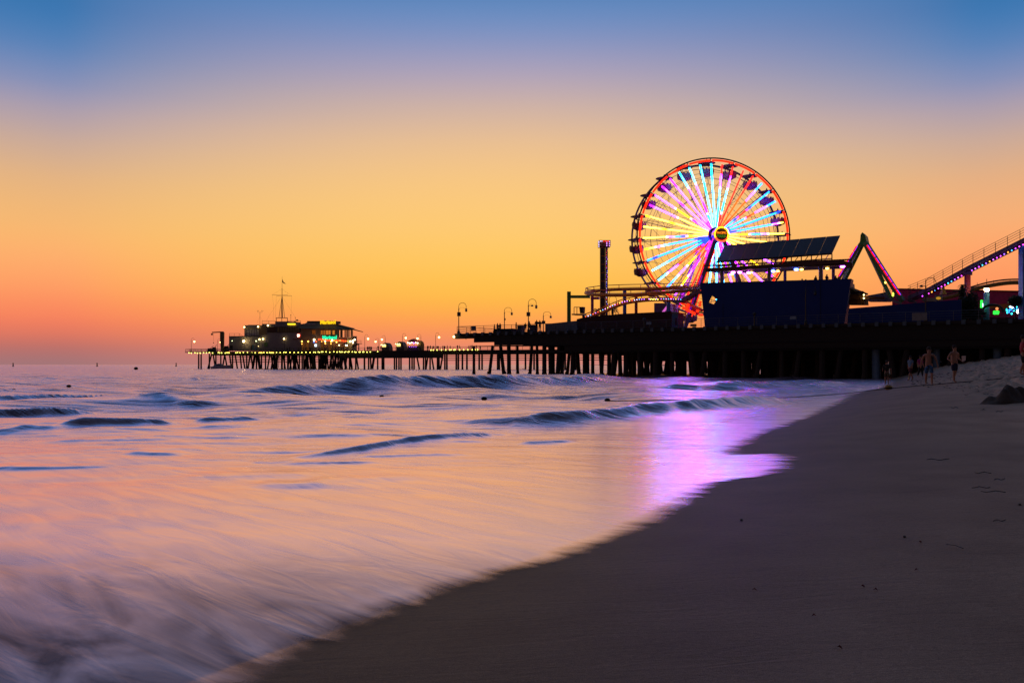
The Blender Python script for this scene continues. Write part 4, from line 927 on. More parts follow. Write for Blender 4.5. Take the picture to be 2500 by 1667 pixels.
gl_ = thing('arcade_lights', 'cluster of cyan and blue arcade lights below the round tree at the right edge', 'lights', atd(2475, 14))
for i in range(26):
    px, py = rr3.uniform(2462, 2492), rr3.uniform(748, 767); c = rr3.choice([(.03, .8, .8), (.03, .8, .8), (.02, .2, 1), (.8, .9, 1)])
    bulb(PN(px, py, 14), c, 5, rr3.choice((.05, .08, .11)), gl_)
for px, py in ((2457.5, 755), (2458, 758), (2459, 763.5)): bulb(PN(px, py, 14), (.03, .8, .9), 5, .09, gl_)
bulb(PN(2485, 761, 13.5), (1, .95, .85), 10, .2, gl_); bulb(PN(2490.5, 751, 13.5), (.05, .9, .7), 5, .2, gl_)
bulb(PN(2434, 754, 8), (1, .3, .1), 1.5, .18, gl_)
def leafball(c, r, n, seed, squash=1.0, lf=.12):
    q = random.Random(seed); m = MB()
    for _ in range(n):
        d = Vector((q.gauss(0, 1), q.gauss(0, 1), q.gauss(0, 1))).normalized() * r * (q.random() ** .35) * q.uniform(.8, 1.12); d.z *= squash
        u = Vector((q.gauss(0, 1), q.gauss(0, 1), q.gauss(0, 1))).normalized(); v = u.orthogonal().normalized(); s = lf * q.uniform(.6, 1.5); b = Vector(c) + d
        m.add([b - u * s, b + v * s * .5, b + u * s, b - v * s * .5], [(0, 1, 2, 3)])
    return m
tr1 = thing('clipped_tree', 'round clipped dark tree at the right edge above the cyan lights', 'tree', atd(2477, 12))
leafball(PN(2479, 734, 12), .8, 1500, 1, .75).build('crown', foliage, tr1, True); p = PN(2479, 738, 12); MB().tube((p.x, p.y, DZ), p, .1, 6, .06).build('trunk', bark, tr1, True)
def palm(name, label, base, hgt, fr, seed, skirt=0, lean=0):
    t = thing(name, label, 'palm', base); q = random.Random(seed); group = None
    MB().path([(lean * (i / 6) ** 2, 0, hgt * i / 6) for i in range(7)], .16, 7).build('trunk', bark, t)
    m = MB(); top = Vector((lean, 0, hgt))
    for i in range(22):
        a = q.uniform(0, 6.28); e = q.uniform(-.5, 1.1); L = fr * q.uniform(.8, 1.1); pts = []
        for k in range(7):
            f_ = k / 6; pts.append(top + Vector((math.cos(a) * L * f_ * math.cos(e) , math.sin(a) * L * f_ * math.cos(e), L * (math.sin(e) * f_ - .85 * f_ * f_))))
        for k in range(6):
            d = (pts[k + 1] - pts[k]); sd = d.cross(UP).normalized() if d.cross(UP).length > 1e-4 else Vector((1, 0, 0))
            for s in (-1, 1):
                for g in (0, .5):
                    b = pts[k] + d * g; w2 = L * .22 * (1 - abs(k / 6 - .4)); m.add([b, b + d * .35, b + d * .5 + sd * s * w2 - UP * w2 * .5], [(0, 1, 2)])
    m.build('crown', foliage, t)
    if skirt: leafball((lean, 0, hgt - skirt / 2), .38, 500, seed + 1, skirt / .8, .16).build('dead_frond_skirt', bark, t)
    return t
b = atd(2350, 9); palm('palm_tree', 'shaggy thin palm under the lift hill beam left of its maroon support', b, 4.55, .75, 3, 2.6)
b = atd(2356, 6); tl = leafball((b.x, b.y, DZ + 1.6), 1.0, 1300, 8, 1.5, .16); t_ = thing('dark_shrub', 'tall dark shrub at the right end of the lower blue wall', 'shrub', b); tl.build('foliage', foliage, t_, True)
b = atd(2372, 6); t_ = thing('dark_shrub', 'pointed dark bush just right of the maroon lift hill support', 'shrub', b); leafball((b.x, b.y, DZ + 2.0), .8, 1300, 9, 2.2, .15).build('foliage', foliage, t_, True)
b = atd(2386, 6); t_ = thing('dark_shrub', 'low wide dark bush left of the green neon tube', 'shrub', b); leafball((b.x, b.y, DZ + .9), .9, 700, 11, .9, .15).build('foliage', foliage, t_, True)
b = atd(2422, 8); m = MB().path([b + Dn * (1.1 * math.cos(a)) + UP * (1.2 + .9 * math.sin(a)) for a in np.linspace(0, math.pi, 9)], .16, 6)
m.build('dark_arch', steel, None, True); tag(bpy.data.objects['dark_arch'], 'low dark arched canopy frame right of the blue column', 'canopy')
for px, hh, lb in ((1459, 4.7, 'thin palm just left of the drop tower shaft'), (1496, 5.0, 'thin palm fronds just right of the drop tower shaft')):
    palm('palm_tree', lb, atd(px, 26), hh, 1.5, int(px))['group'] = 'small palms by the drop tower'

# ------------------------------------------------------------------ deck furniture, near pier left end
bo = thing('low_booth', 'low dark timber booth on the near pier with two people sitting above it', 'booth', atd(1226, 2))
MB().prism([atd(1205, 1.5), atd(1247.5, 1.5), PN(1247.5, 802, 1.5), PN(1205, 802.5, 1.5)], Nn * 2).build('body', timber, bo, True)
for px, lb in ((1272, 'dark blue square bin on the near pier left of the tallest lamp'), (1302, 'dark blue square bin on the near pier right of the tallest lamp')):
    t = thing('square_bin', lb, 'bin', atd(px, 2), AN); t['group'] = 'blue bins on the near pier'
    MB().box((0, 0, .5), (.8, .8, 1.0)).build('body', pmat('bin_blue', (.03, .045, .08), .6), t); MB().box((0, 0, 1.05), (.86, .86, .1)).build('lid', steel, t)
    MB().box((0, -.405, .8), (.5, .02, .18)).build('slot', black, t)
MB().prism([atd(1331, 2.5), atd(1408, 2.5), PN(1408, 783, 2.5), PN(1331, 791, 2.5)], Nn * .08).build('mesh_fence_panel', pmat('mesh_pale', (.13, .15, .2), .7), None, True)
tag(bpy.data.objects['mesh_fence_panel'], 'pale grey mesh fence panel below the green coaster support', 'fence')
mz = MB().prism([PN(1380, 806, 2.3), PN(1409, 806, 2.3), PN(1409, 794, 2.3), PN(1380, 795, 2.3)], Nn * .08).build('banner', pmat('banner_blue', (.10, .16, .24), .7), None, True)
tag(mz, 'faded blue banner hung on the pale mesh fence', 'banner')
cp = thing('boom_lift', 'dark aerial work platform with a caged basket beside the green support', 'lift', atd(1416, 7))
m = MB(); q = [PN(1401.5, 750, 7), PN(1401.5, 767, 7), PN(1424, 767, 7), PN(1424, 750, 7)]
for a, b in zip(q, q[1:] + q[:1]): m.tube(a, b, .05, 4)
m.tube(PN(1408.5, 750, 7), PN(1408.5, 767, 7), .05, 4); m.tube(PN(1401.5, 750, 9), PN(1424, 750, 9), .05, 4); m.build('basket', steel, cp, True)
MB().prism([PN(1414, 750, 7), PN(1422.5, 749, 7), PN(1421.5, 765, 7), PN(1416, 765, 7)], Nn * .8).build('control_cabinet', black, cp, True)
MB().beam(PN(1401.5, 768, 7.5), PN(1426, 768, 7.5), 1.5, .18).build('floor', steel, cp, True)
m = MB().beam(PN(1424, 767, 7.5), PN(1425, 776, 7.5), .3, .3); m.beam(PN(1425, 776, 7.5), atd(1430, 7.5), .4, .3); m.build('arm', steel, cp, True)

# ------------------------------------------------------------------ harbour office at the seaward end
ho = thing('harbour_office', 'stepped grey flat-roofed harbour office with a band of windows and wall lamps', 'building', fd(650, 6), AF)
def fb(x0, x1, y0, y1, o, dep, mat, name, par): return MB().prism([PF(x0, y1, o), PF(x1, y1, o), PF(x1, y0, o), PF(x0, y0, o)], Nf * dep).build(name, mat, par, True)
fb(559, 648, 821, 856, 5, 14, plaster, 'wall', ho); fb(596.5, 640, 794, 821, 6, 12, plaster, 'wall', ho); fb(639.5, 735, 790.5, 857, 4.6, 14, plaster, 'wall', ho); fb(672.5, 703, 784.5, 790.6, 6, 8, plaster, 'wall', ho)
fb(605, 633, 797, 793, 5.9, .1, plaster, 'parapet', ho)
fb(652, 735, 797.5, 812, 4.45, .16, steel, 'window_band', ho)
for i in range(7): fb(653.5 + i * 2.9, 655.5 + i * 2.9, 799, 810.5, 4.36, .1, glass, 'pane', ho)
for i in range(9): fb(677.5 + i * 6.1, 682 + i * 6.1, 799, 810.5, 4.36, .1, pmat('lit_pane', (.10, .08, .04), .3), 'pane', ho)  # glow of these panes painted as a warm base colour, no emission
for i in range(5): fb(604 + i * 6, 607.5 + i * 6, 804, 819, 5.9, .12, pmat('pilaster', (.36, .36, .4), .7), 'pilaster', ho)
fb(600, 632, 801, 803, 5.9, .12, pmat('cornice_yellow', (.35, .3, .12), .7), 'cornice', ho)
fb(632, 651, 794, 817, 4.55, .1, pmat('brown_door_panel', (.12, .08, .05), .7), 'panel', ho)
fb(558.5, 659, 820.3, 821.6, 4.9, .3, steel, 'ledge', ho)
fb(613, 617, 842, 853, 4.9, .1, black, 'doorway', ho); fb(561, 568, 843, 855, 4.9, .1, black, 'doorway', ho); fb(645, 653, 836, 846, 4.5, .1, pmat('door_green', (.04, .12, .04), .6), 'door', ho)
fb(715, 739, 826.5, 829.5, 4.2, .1, pmat('sign_brown', (.12, .04, .02), .6), 'name_board', ho)
fb(702, 720.5, 789.5, 792.8, 4.1, .2, emat((1, .68, .02), 2.2), 'lit_sign', ho)
c_ = PF(728.8, 819, 4.2); c_l = c_
m = MB()
MB().prism([c_ + Df * (-.0) + (Df * math.cos(a) + UP * math.sin(a)) * .66 for a in np.linspace(0, 2 * math.pi, 17)[:-1]], Nf * .1).build('round_lit_sign', emat((1, .06, .02), 2), ho, True)
for sx in (-1, 1):
    for sz in (-1, 1): MB().ball(c_ + Df * .27 * sx + UP * .27 * sz - Nf * .12, .19, 6).build('bulb', emat((1, .8, .6), 5), ho, True)
for px, py, s, r, c in [(596.5, 798.5, 9, .28, 'w'), (630, 797.5, 9, .28, 'w'), (654, 794.5, 9, .28, 'w'), (595, 833, 26, .42, 'w'), (566.8, 832, 5, .16, 'g'), (625.2, 832.5, 6, .2, 'g'), (633.5, 828.5, 10, .3, 'w'), (642, 827.5, 10, .3, 'w'), (693.3, 827, 9, .28, 'w'), (631, 845, 6, .12, 'w')]:
    MB().ball(PF(px, py, 4.0 if px != 595 else 3.6), r, 8).build('wall_lamp', emat((1, .68, .24) if c == 'w' else (.7, .8, .35), s), ho, True)
railing([PF(640, 790.6, 6), PF(672, 790.6, 6)], ho, n=2, r=.04); railing([PF(703, 790.6, 6), PF(734, 790.6, 6)], ho, n=2, r=.04); railing([PF(560, 821, 6), PF(584, 821, 6), PF(592, 827, 6)], ho, n=2, r=.04)
m = MB()
for px, y0 in ((710, 769), (721, 775)): m.tube(PF(px, 790, 7), PF(px, y0, 7), .05, 4); m.ball(PF(px, y0, 7), .16, 5)
m.box(PF(725.5, 782, 7), (.7, .4, .55)); m.box(PF(720, 786, 7), (.8, .4, .35)); m.build('roof_gear', steel, ho, True)
for px, y1, y0, lb in ((694.4, 857, 829, 'dark pole lamp before the office wall'), (627, 857, 834, 'pale pole lamp')):
    MB().tube(PF(px, y1, 3.8), PF(px, y0, 3.8), .07, 5).build('lamp_pole', steel, ho, True)
fb(616, 620, 841, 854, 3.4, .08, pmat('poster_teal', (.10, .3, .32), .6), 'poster', ho); fb(622.5, 626, 849, 853.5, 3.4, .08, pmat('poster_blue', (.02, .25, .55), .6), 'poster', ho)
# signal mast
ms = thing('signal_mast', 'tall tripod signal mast with crossed yards, stays and a pennant on the harbour office roof', 'mast', PF(688.5, 784, 9))
m = MB(); fr_ = [(674.5, 776), (701.5, 776)]
for px in (674.5, 688, 701.5): m.tube(PF(px, 785, 7), PF(px, 776, 7), .12, 5)
m.tube(PF(674, 776, 7), PF(702, 776, 7), .12, 5); m.tube(PF(674, 776, 12), PF(702, 776, 12), .12, 5); m.build('base_frame', steel, ms, True)
m = MB()
for px, o_ in ((681, 8), (686, 12), (690, 6), (695, 9)): m.tube(PF(px, 776, o_), PF(688.6, 722, 9), .09, 5)
m.tube(PF(688.6, 776, 9), PF(688.6, 704, 9), .12, 6, .1); m.tube(PF(688.6, 704, 9), PF(688.8, 674.5, 9), .06, 5, .03); m.build('pole', steel, ms, True)
m = MB().tube(PF(664.3, 719.5, 5), PF(712.5, 723, 13), .05, 4); m.tube(PF(674.8, 722.7, 13), PF(702.5, 719.6, 5), .05, 4); m.build('yard', steel, ms, True)
m = MB()
for a, b in [((664.3, 719.5), (688.6, 705)), ((712.5, 723), (688.6, 705)), ((664.3, 719.5), (668, 745)), ((668, 745), (667, 783)), ((688, 722), (650, 783)), ((712.5, 723), (710, 783)), ((688, 722), (722, 777)), ((674.8, 722.7), (672, 780))]:
    m.tube(PF(*a, 9), PF(*b, 9), .018, 3)
m.build('stay', steel, ms, True)
f0, f1, f2, f3, f4 = PF(689.2, 681, 9), PF(691, 687.5, 9.5), PF(698, 693, 10), PF(694, 692.5, 9.6), PF(689.2, 689.5, 9)
MB().prism([f0, f1, f2, f3, f4], Nf * .05).build('pennant', pmat('flag_dark', (.05, .04, .04), .9), ms, True)
an = thing('weather_antenna', 'thin weather antenna with four small arms on the office roof', 'antenna', PF(634.6, 793, 8))
m = MB().tube(PF(634.6, 793, 8), PF(634.6, 763, 8), .05, 4); m.tube(PF(629, 762.5, 8), PF(640, 762.5, 8), .04, 4)
for px in (629, 640): m.tube(PF(px, 762.5, 8), PF(px, 759, 8), .035, 4); m.ball(PF(px - 1, 758.5, 8), .12, 4); m.ball(PF(px + 2, 758.5, 8), .12, 4)
m.tube(PF(634.6, 772, 8), PF(626, 792, 8), .015, 3); m.tube(PF(634.6, 772, 8), PF(641, 783, 8), .015, 3); m.build('pole', steel, an, True)
dc = thing('davit_crane', 'olive green davit crane on the deck at the seaward end', 'crane', fd(541, 1.5))
MB().prism([PF(539, 858, 1.5), PF(544, 858, 1.5), PF(545, 812, 1.5), PF(543, 809, 1.5), PF(537, 809, 1.5), PF(537, 826, 1.5)], Nf * .7).build('column', pmat('crane_olive', (.10, .08, .02), .6), dc, True)
MB().beam(PF(518, 811.6, 1.8), PF(543.5, 810.3, 1.8), .4, .38).build('jib', MATS['crane_olive'], dc, True)
m = MB().box(PF(517.5, 816, 1.8), (.6, .5, .6)); m.tube(PF(521, 813, 1.8), PF(521.3, 836, 1.8), .03, 3); m.ball(PF(521.3, 837, 1.8), .2, 5); m.build('hook_block', steel, dc, True)
# gear on the deck at the tip
for i, (px, w_, h_, lb) in enumerate([(513, 2.0, 1.4, 'dark heap of deck gear left of the davit crane'), (523, 1.5, 1.8, 'dark equipment box beside the davit crane foot'), (553, 1.8, 2.2, 'dark machinery between davit crane and office wall')]):
    t = thing('deck_gear', lb, 'equipment', fd(px, 3)); MB().box((0, 0, h_ / 2), (w_, 1.2, h_), .2, .8).build('crate', pmat('gear_dark', (.035, .03, .03), .8), t)
    m = MB().tube((-w_ / 2, -.6, .2), (w_ / 2 + .4, -.6, h_ + .9), .08, 5); m.build('bar', steel, t)
# moored boat
bt = thing('moored_boat', 'pale cabin motorboat lying under the seaward end of the long pier', 'boat', (PF(540, 900, -4).x, Yat(540, -4, F0, Df, Nf), 0))
yb = Yat(540, -4, F0, Df, Nf)
def bp_(px, py, dy=0): return P(px, py, yb + dy)
hullm = pmat('boat_hull_white', (.38, .42, .55), .4)
hv = []
for x, y0, w_ in ((513, 894.5, .15), (519, 894, 1.1), (530, 893.5, 1.5), (550, 893, 1.5), (565.5, 892.5, 1.3)):
    for yy, ww in ((y0, w_), (901, w_ * .7)):
        for s in (-1, 1): hv.append(bp_(x if yy < 900 else x + (2 if x < 520 else 0), yy, s * ww))
fs = []
for i in range(4):
    a = i * 4; b = a + 4; fs += [(a, b, b + 2, a + 2), (a + 1, a + 3, b + 3, b + 1), (a, a + 1, b + 1, b)]
fs += [(0, 2, 3, 1), (16, 17, 19, 18)]
MB().add(hv, fs).build('hull', hullm, bt, True)
m = MB().prism([bp_(520, 894, -1.1), bp_(542, 893.5, -1.1), bp_(540, 889, -1), bp_(533, 887.3, -.9), bp_(524, 889.5, -.9)], (0, 2.1, 0)); m.build('cabin', pmat('boat_cabin', (.3, .36, .5), .4), bt, True)
MB().prism([bp_(523, 891.8, -1.2), bp_(532, 889.5, -1.15), bp_(538, 890, -1.15), bp_(538, 892, -1.2)], (0, .06, 0)).build('window', glass, bt, True)
MB().prism([bp_(544, 893.3, -1.3), bp_(564, 892.6, -1.3), bp_(562, 891, -1.2), bp_(545, 891.8, -1.2)], (0, 2.4, 0)).build('cockpit_coaming', pmat('coaming_warm', (.5, .42, .2), .6), bt, True)

# ------------------------------------------------------------------ restaurant
rs = thing('restaurant', 'two-storey restaurant with a wide hipped roof, red string lights and glowing windows', 'building', fd(800, 6), AF)
wallm = pmat('restaurant_wall', (.20, .14, .10), .8)
def rw(x0, x1, y0, y1, o, dep, mat, nm): return fb(x0, x1, y0, y1, o, dep, mat, nm, rs)
WB = [(735, 857), (860, 857)]
# front wall with openings upstairs: piers, sill band and head band
rw(735, 860, 824, 857, 4, .3, wallm, 'wall'); rw(735, 824, 801, 824, 4, .3, wallm, 'wall'); rw(824, 860, 801, 806, 4, .3, wallm, 'wall')
for x0, x1 in ((824, 825.5), (830.5, 835.5), (841, 843), (847.5, 850.5), (856.5, 860.5)): rw(x0, x1, 806, 824, 4, .3, wallm, 'wall')
rw(736, 738, 801, 857, 4.4, 13, wallm, 'side_wall'); rw(858.5, 860.4, 820, 857, 4.4, 3, wallm, 'side_wall')
for x in (826.5, 845, 853): fb(x, x + .8, 806, 824, 16, .3, wallm, 'mullion', rs)
yel = pmat('roof_ochre', (.14, .10, .015), .7)
e0, e1, e2, e3 = PF(724, 801.5, 2), PF(863, 803.5, 2), PF(868, 802, 18), PF(728, 801, 18)
t0, t1, t2, t3 = PF(749, 787, 7), PF(817, 789, 7), PF(817, 789, 12), PF(749, 787, 12)
MB().add([e0, e1, e2, e3, t0, t1, t2, t3], [(3, 2, 1, 0), (0, 1, 5, 4), (1, 2, 6, 5), (2, 3, 7, 6), (3, 0, 4, 7), (4, 5, 6, 7)]).build('roof', yel, rs, True)
pr_ = PF(886.5, 809.5, 3); MB().add([PF(814, 789, 6), PF(860, 802, 2.0), PF(858, 803, 9), pr_, PF(815, 790.5, 6.2), PF(860, 804, 2.1), PF(858, 804.5, 9), pr_ - UP * .25], [(0, 1, 3), (0, 3, 2), (4, 7, 5), (4, 6, 7), (1, 5, 7, 3), (2, 3, 7, 6), (0, 4, 5, 1)]).build('roof_overhang', pmat('roof_dark', (.03, .02, .012), .8), rs, True)
rw(749.5, 817, 783.5, 790, 7.5, 4, pmat('monitor_wall', (.09, .06, .05), .8), 'roof_monitor'); MB().prism([PF(781, 795, 5), PF(817, 790, 7), PF(814, 783.5, 7), PF(794, 783, 6.5)], Nf * 2).build('dormer', pmat('dormer_wall', (.16, .11, .08), .8), rs, True)
rw(739, 771, 790, 793.5, 5.2, .1, pmat('skylight', (.35, .35, .4), .3), 'skylight')
for i, x in enumerate((783, 789.5, 796, 802, 812)): rw(x, x + 4.6, 806.5, 816.5, 3.9, .1, emat((.9, .26, .03), .38 if i < 2 else .65), 'window')
rw(762, 770, 806, 815, 3.9, .1, emat((.6, .15, .02), .25), 'window')
for x in (737, 747, 783, 802): rw(x, x + 6, 836, 855, 3.9, .1, emat((.5, .16, .03), .22), 'doorway')
rw(824, 852, 823.3, 824.6, 3.0, 1, pmat('balcony_edge', (.35, .3, .28), .7), 'balcony')
for i in range(16):
    x = 778 + i * 4.35; y = np.interp(x, [778, 800, 845], [828.2, 830.5, 832.4]); bulb(PF(x, y + rr3.uniform(-.6, .6), 2.8), rr3.choice([(1, .05, .01), (1, .05, .01), (1, .25, .03)]), 5, .22, rs)
    if i % 2: MB().tube(PF(x - 4.3, y, 2.8), PF(x + 4.3, y + .1, 2.8), .09, 5).build('light_tube', emat((1, .06, .01), 3), rs, True)
for px, py, c, s, r in [(737, 833.5, 'a', 6, .3), (737, 839.5, 'a', 4, .2), (752.5, 833.5, 'a', 6, .3), (767, 829.5, 'w', 12, .38), (766.5, 834.5, 'b', 4, .25), (772, 834, 'r', 3, .25), (794, 833, 'w', 8, .28), (794.3, 838.5, 'a', 6, .25), (808, 833.5, 'a', 6, .25), (811, 831, 'w', 12, .33),
                       (808, 839, 'a', 5, .2), (821.5, 835, 'a', 7, .28), (828, 842.5, 'w', 7, .24), (846, 842.5, 'w', 16, .4), (855, 833.5, 'w', 12, .34), (861, 832.5, 'w', 12, .34), (861.5, 836.5, 'w', 10, .3), (866, 829, 'w', 11, .33), (785.5, 833.5, 'a', 4, .2)]:
    bulb(PF(px, py, 2.2), {'a': (1, .42, .06), 'w': (1, .72, .3), 'b': (.1, .2, 1), 'r': (1, .12, .05)}[c], s, r, rs)
rw(768, 773, 840, 846, 2.6, .1, emat((.7, .8, .9), 2.5), 'lit_menu_board')
rw(847, 853, 830, 838, 3.8, .1, emat((.9, .75, .2), .7), 'window')
rw(797.5, 811.5, 820, 828, 3.4, .2, pmat('neon_back', (.01, .12, .08), .6), 'neon_board')
text('Mariasol', 1.75, emat((.02, 1, .45), 1.2), rs, PF(804.5, 824, 3.1), Df, UP, 'neon_lettering', .03, .08)
text('Mariasol', 1.9, emat((1, .6, .01), 1.2), rs, PF(800.5, 786.6, 4.6), Df, UP, 'neon_lettering', .03, .1)
um = thing('patio_umbrella', 'grey-blue patio umbrella at the right corner of the restaurant', 'umbrella', fd(846, .9))
MB().lathe((0, 0, 2.2), [(1.5, 0), (.8, .45), (.05, .85)], 8).build('canopy', pmat('umbrella_grey', (.14, .15, .2), .8), um); MB().tube((0, 0, 0), (0, 0, 2.6), .04, 5).build('pole', steel, um)
sr = thing('outdoor_stair', 'small open stair with railing right of the restaurant', 'stair', fd(873, 3))
m = MB()
for k in range(8): m.box(PF(861 + k * 1.6, 847 - k * .9, 3), (.45, 1.4, .2), AF)
m.beam(PF(859, 849, 2.4), PF(873, 839.5, 2.4), .15, .35); m.build('flight', steel, sr, True)
m = MB().beam(PF(872, 839, 3), PF(881.5, 839, 3), 1.4, .2); m.beam(PF(876, 839, 3), PF(876, 855, 3), .3, .3); m.build('landing', steel, sr, True); railing([PF(872, 839, 2.3), PF(881.5, 839, 2.3), PF(881.5, 839, 4)], sr, n=2, r=.04, gap=1.4)
# kiosks
def dome(px0, px1, top, label, awn):
    b = fd((px0 + px1) / 2, 4); t = thing('domed_kiosk', label, 'kiosk', b, AF); t['group'] = 'domed food kiosks on the long pier'; hw = (px1 - px0) / 2 / F * b.y * .98; hh = PF(px0, top, 4).z - DZ
    prof = [(-hw, 0), (-hw, hh * .8)] + [(hw * math.sin(a), hh * (.72 + .28 * math.cos(a)) if a < .2 else hh * math.cos(a * .92)) for a in np.linspace(-.3, 1.5, 10)] + [(hw, 0)]
    MB().prism([(x, -1.3, z) for x, z in prof], (0, 2.6, 0)).build('shell', pmat('kiosk_shell', (.04, .035, .045), .6), t)
    MB().box((-hw * .35, -1.34, hh * .62), (hw * 1.0, .06, hh * .3)).build('serving_hatch', emat((1, .72, .2), 1.6), t)
    MB().box((-hw * .45, -1.7, hh * .82), (hw * 1.5, .8, .1)).build('awning', steel, t)
    for k in range(3): MB().ball((-hw * (1 - k * .45), -1.6, hh * .74), .15, 6).build('bulb', emat((1, .7, .25), 9), t)
    return t
dome(935, 956, 837, 'left domed kiosk with a lit yellow hatch', 0); dome(970, 992, 834, 'right domed kiosk, the taller one, with a lit hatch', 0)
us = thing('umbrella_stall', 'market stall under a striped umbrella with bright white and purple lights', 'stall', fd(1011, 4), AF)
m = MB().lathe((0, 0, 2.9), [(2.6, 0), (1.9, .55), (.9, 1.05), (.05, 1.2)], 12); m.build('umbrella', pmat('umbrella_red', (.3, .06, .04), .8, var=.6, scale=1.2), us)
MB().box((0, 0, .8), (4.2, 1.6, 1.6)).build('counter', pmat('stall_purple', (.10, .04, .16), .7), us); MB().tube((0, 0, 1.5), (0, 0, 3.6), .06, 5).build('pole', steel, us)
MB().lathe((2.3, .6, 0), [(1.1, 0), (1.15, 2.0), (.9, 2.9), (.3, 3.4)], 10).build('striped_hood', pmat('hood_yellow', (.35, .22, .05), .8, var=.5, scale=1.5), us)
for k in range(6): MB().ball((-1.9 + k * .75, -.95, 2.7 - .12 * (k % 2)), .2, 6).build('bulb', emat((1, .8, .5) if k != 3 else (.5, .1, 1), 9), us)
for k in range(4): MB().ball((-1.2 + k * .8, -.95, 1.3), .1, 5).build('bulb', emat((.4, .08, .9), 5), us)

# ------------------------------------------------------------------ people
def skel(verts, edges, name, mat, parent, root=0, sub=1, scale=1.0):
    me = bpy.data.meshes.new(name); me.from_pydata([v[0] for v in verts], edges, []); o = bpy.data.objects.new(name, me); col.objects.link(o)
    o.modifiers.new('s', 'SKIN'); sl = me.skin_vertices[0].data
    for i, v in enumerate(verts): r = v[1]; sl[i].radius = r if isinstance(r, tuple) else (r, r)
    sl[root].use_root = True
    if sub: m_ = o.modifiers.new('d', 'SUBSURF'); m_.levels = sub; m_.render_levels = sub
    dg = bpy.context.evaluated_depsgraph_get(); me2 = bpy.data.meshes.new_from_object(o.evaluated_get(dg)); bpy.data.objects.remove(o); bpy.data.meshes.remove(me)
    me2.materials.clear(); me2.materials.append(mat); me2.polygons.foreach_set('use_smooth', [True] * len(me2.polygons)); me2.name = name
    ob = bpy.data.objects.new(name, me2); col.objects.link(ob)
    if parent: ob.parent = parent
    return ob
def body_skel(step=.22, arm_l=(.25, .95), arm_r=(.25, .95), bendl=None, bendr=None, fingers=False, sit=False):
    """faces -Y; step = forward reach of the left foot; arms given as hand positions"""
    V = []; E = []
    def v(p, r, par=None):
        V.append((p, r)); i = len(V) - 1
        if par is not None: E.append((par, i))
        return i
    pz = .93
    pel = v((0, 0, pz), (.15, .11)); sp_ = v((0, 0, 1.12), (.135, .10), pel); ch = v((0, 0, 1.32), (.165, .115), sp_); nk = v((0, -.005, 1.47), .055, ch)
    hd = v((0, -.02, 1.58), (.075, .09), nk); ht = v((0, -.015, 1.69), (.072, .085), hd)
    legs = {}; arms = {}
    for s, st in ((1, step), (-1, -step)):
        if sit:
            kn = (s * .11, -.42, .9); an_ = (s * .11, -.44, .48)
        else:
            kn = (s * .10, -st * .55 - .03, .50); an_ = (s * .10, -st + (.06 if st < 0 else 0), .10 if st < 0 else .075)
        h = v((s * .085, 0, .88), .088, pel); k = v(kn, .058, h); c = v(((kn[0] + an_[0]) / 2, (kn[1] + an_[1]) / 2 + .02, (kn[2] + an_[2]) / 2 + .03), .055, k); a = v(an_, .036, c)
        t = v((an_[0] + s * .02, an_[1] - .15, max(.03, an_[2] - .05)), .03, a)
        legs[s] = (h, k)
        hp_, el_ = (arm_l, bendl) if s > 0 else (arm_r, bendr)
        sh = v((s * .185, 0, 1.40), .058, ch)
        hand = Vector((s * .3, -.05 if not el_ else 0, .80)) if hp_ is None else Vector(hp_); shp = Vector((s * .2, 0, 1.40))
        el2 = Vector(el_) if el_ else (shp + hand) / 2 + Vector((s * .03, .06, 0))
        e = v(tuple(el2), .042, sh); wr = v(tuple(el2.lerp(hand, .85)), .027, e); pm = v(tuple(hand), (.04, .022), wr); arms[s] = (sh, e)
        d = (hand - el2).normalized()
        if fingers:
            sd = d.cross(Vector((1, 0, 0))).normalized()
            for q in range(4):
                b = v(tuple(hand + d * .05 + sd * (q - 1.5) * .02), .010, pm); c2 = v(tuple(hand + d * (.085 - .008 * abs(q - 1.3)) + sd * (q - 1.5) * .021 + Vector((-s * .012, 0, 0))), .008, b)
            v(tuple(hand + d * .02 - sd * .055), .010, pm)
        else: v(tuple(hand + d * .07), (.03, .02), pm)
    return V, E, pel, (sp_, ch, nk), legs, arms
def clothes(V, kind):
    pel, spv, chv = V[0], V[1], V[2]; vv = []; ee = []
    def add(p, r, par=None):
        vv.append((p, r)); i = len(vv) - 1
        if par is not None: ee.append((par, i))
        return i
    return add, vv, ee
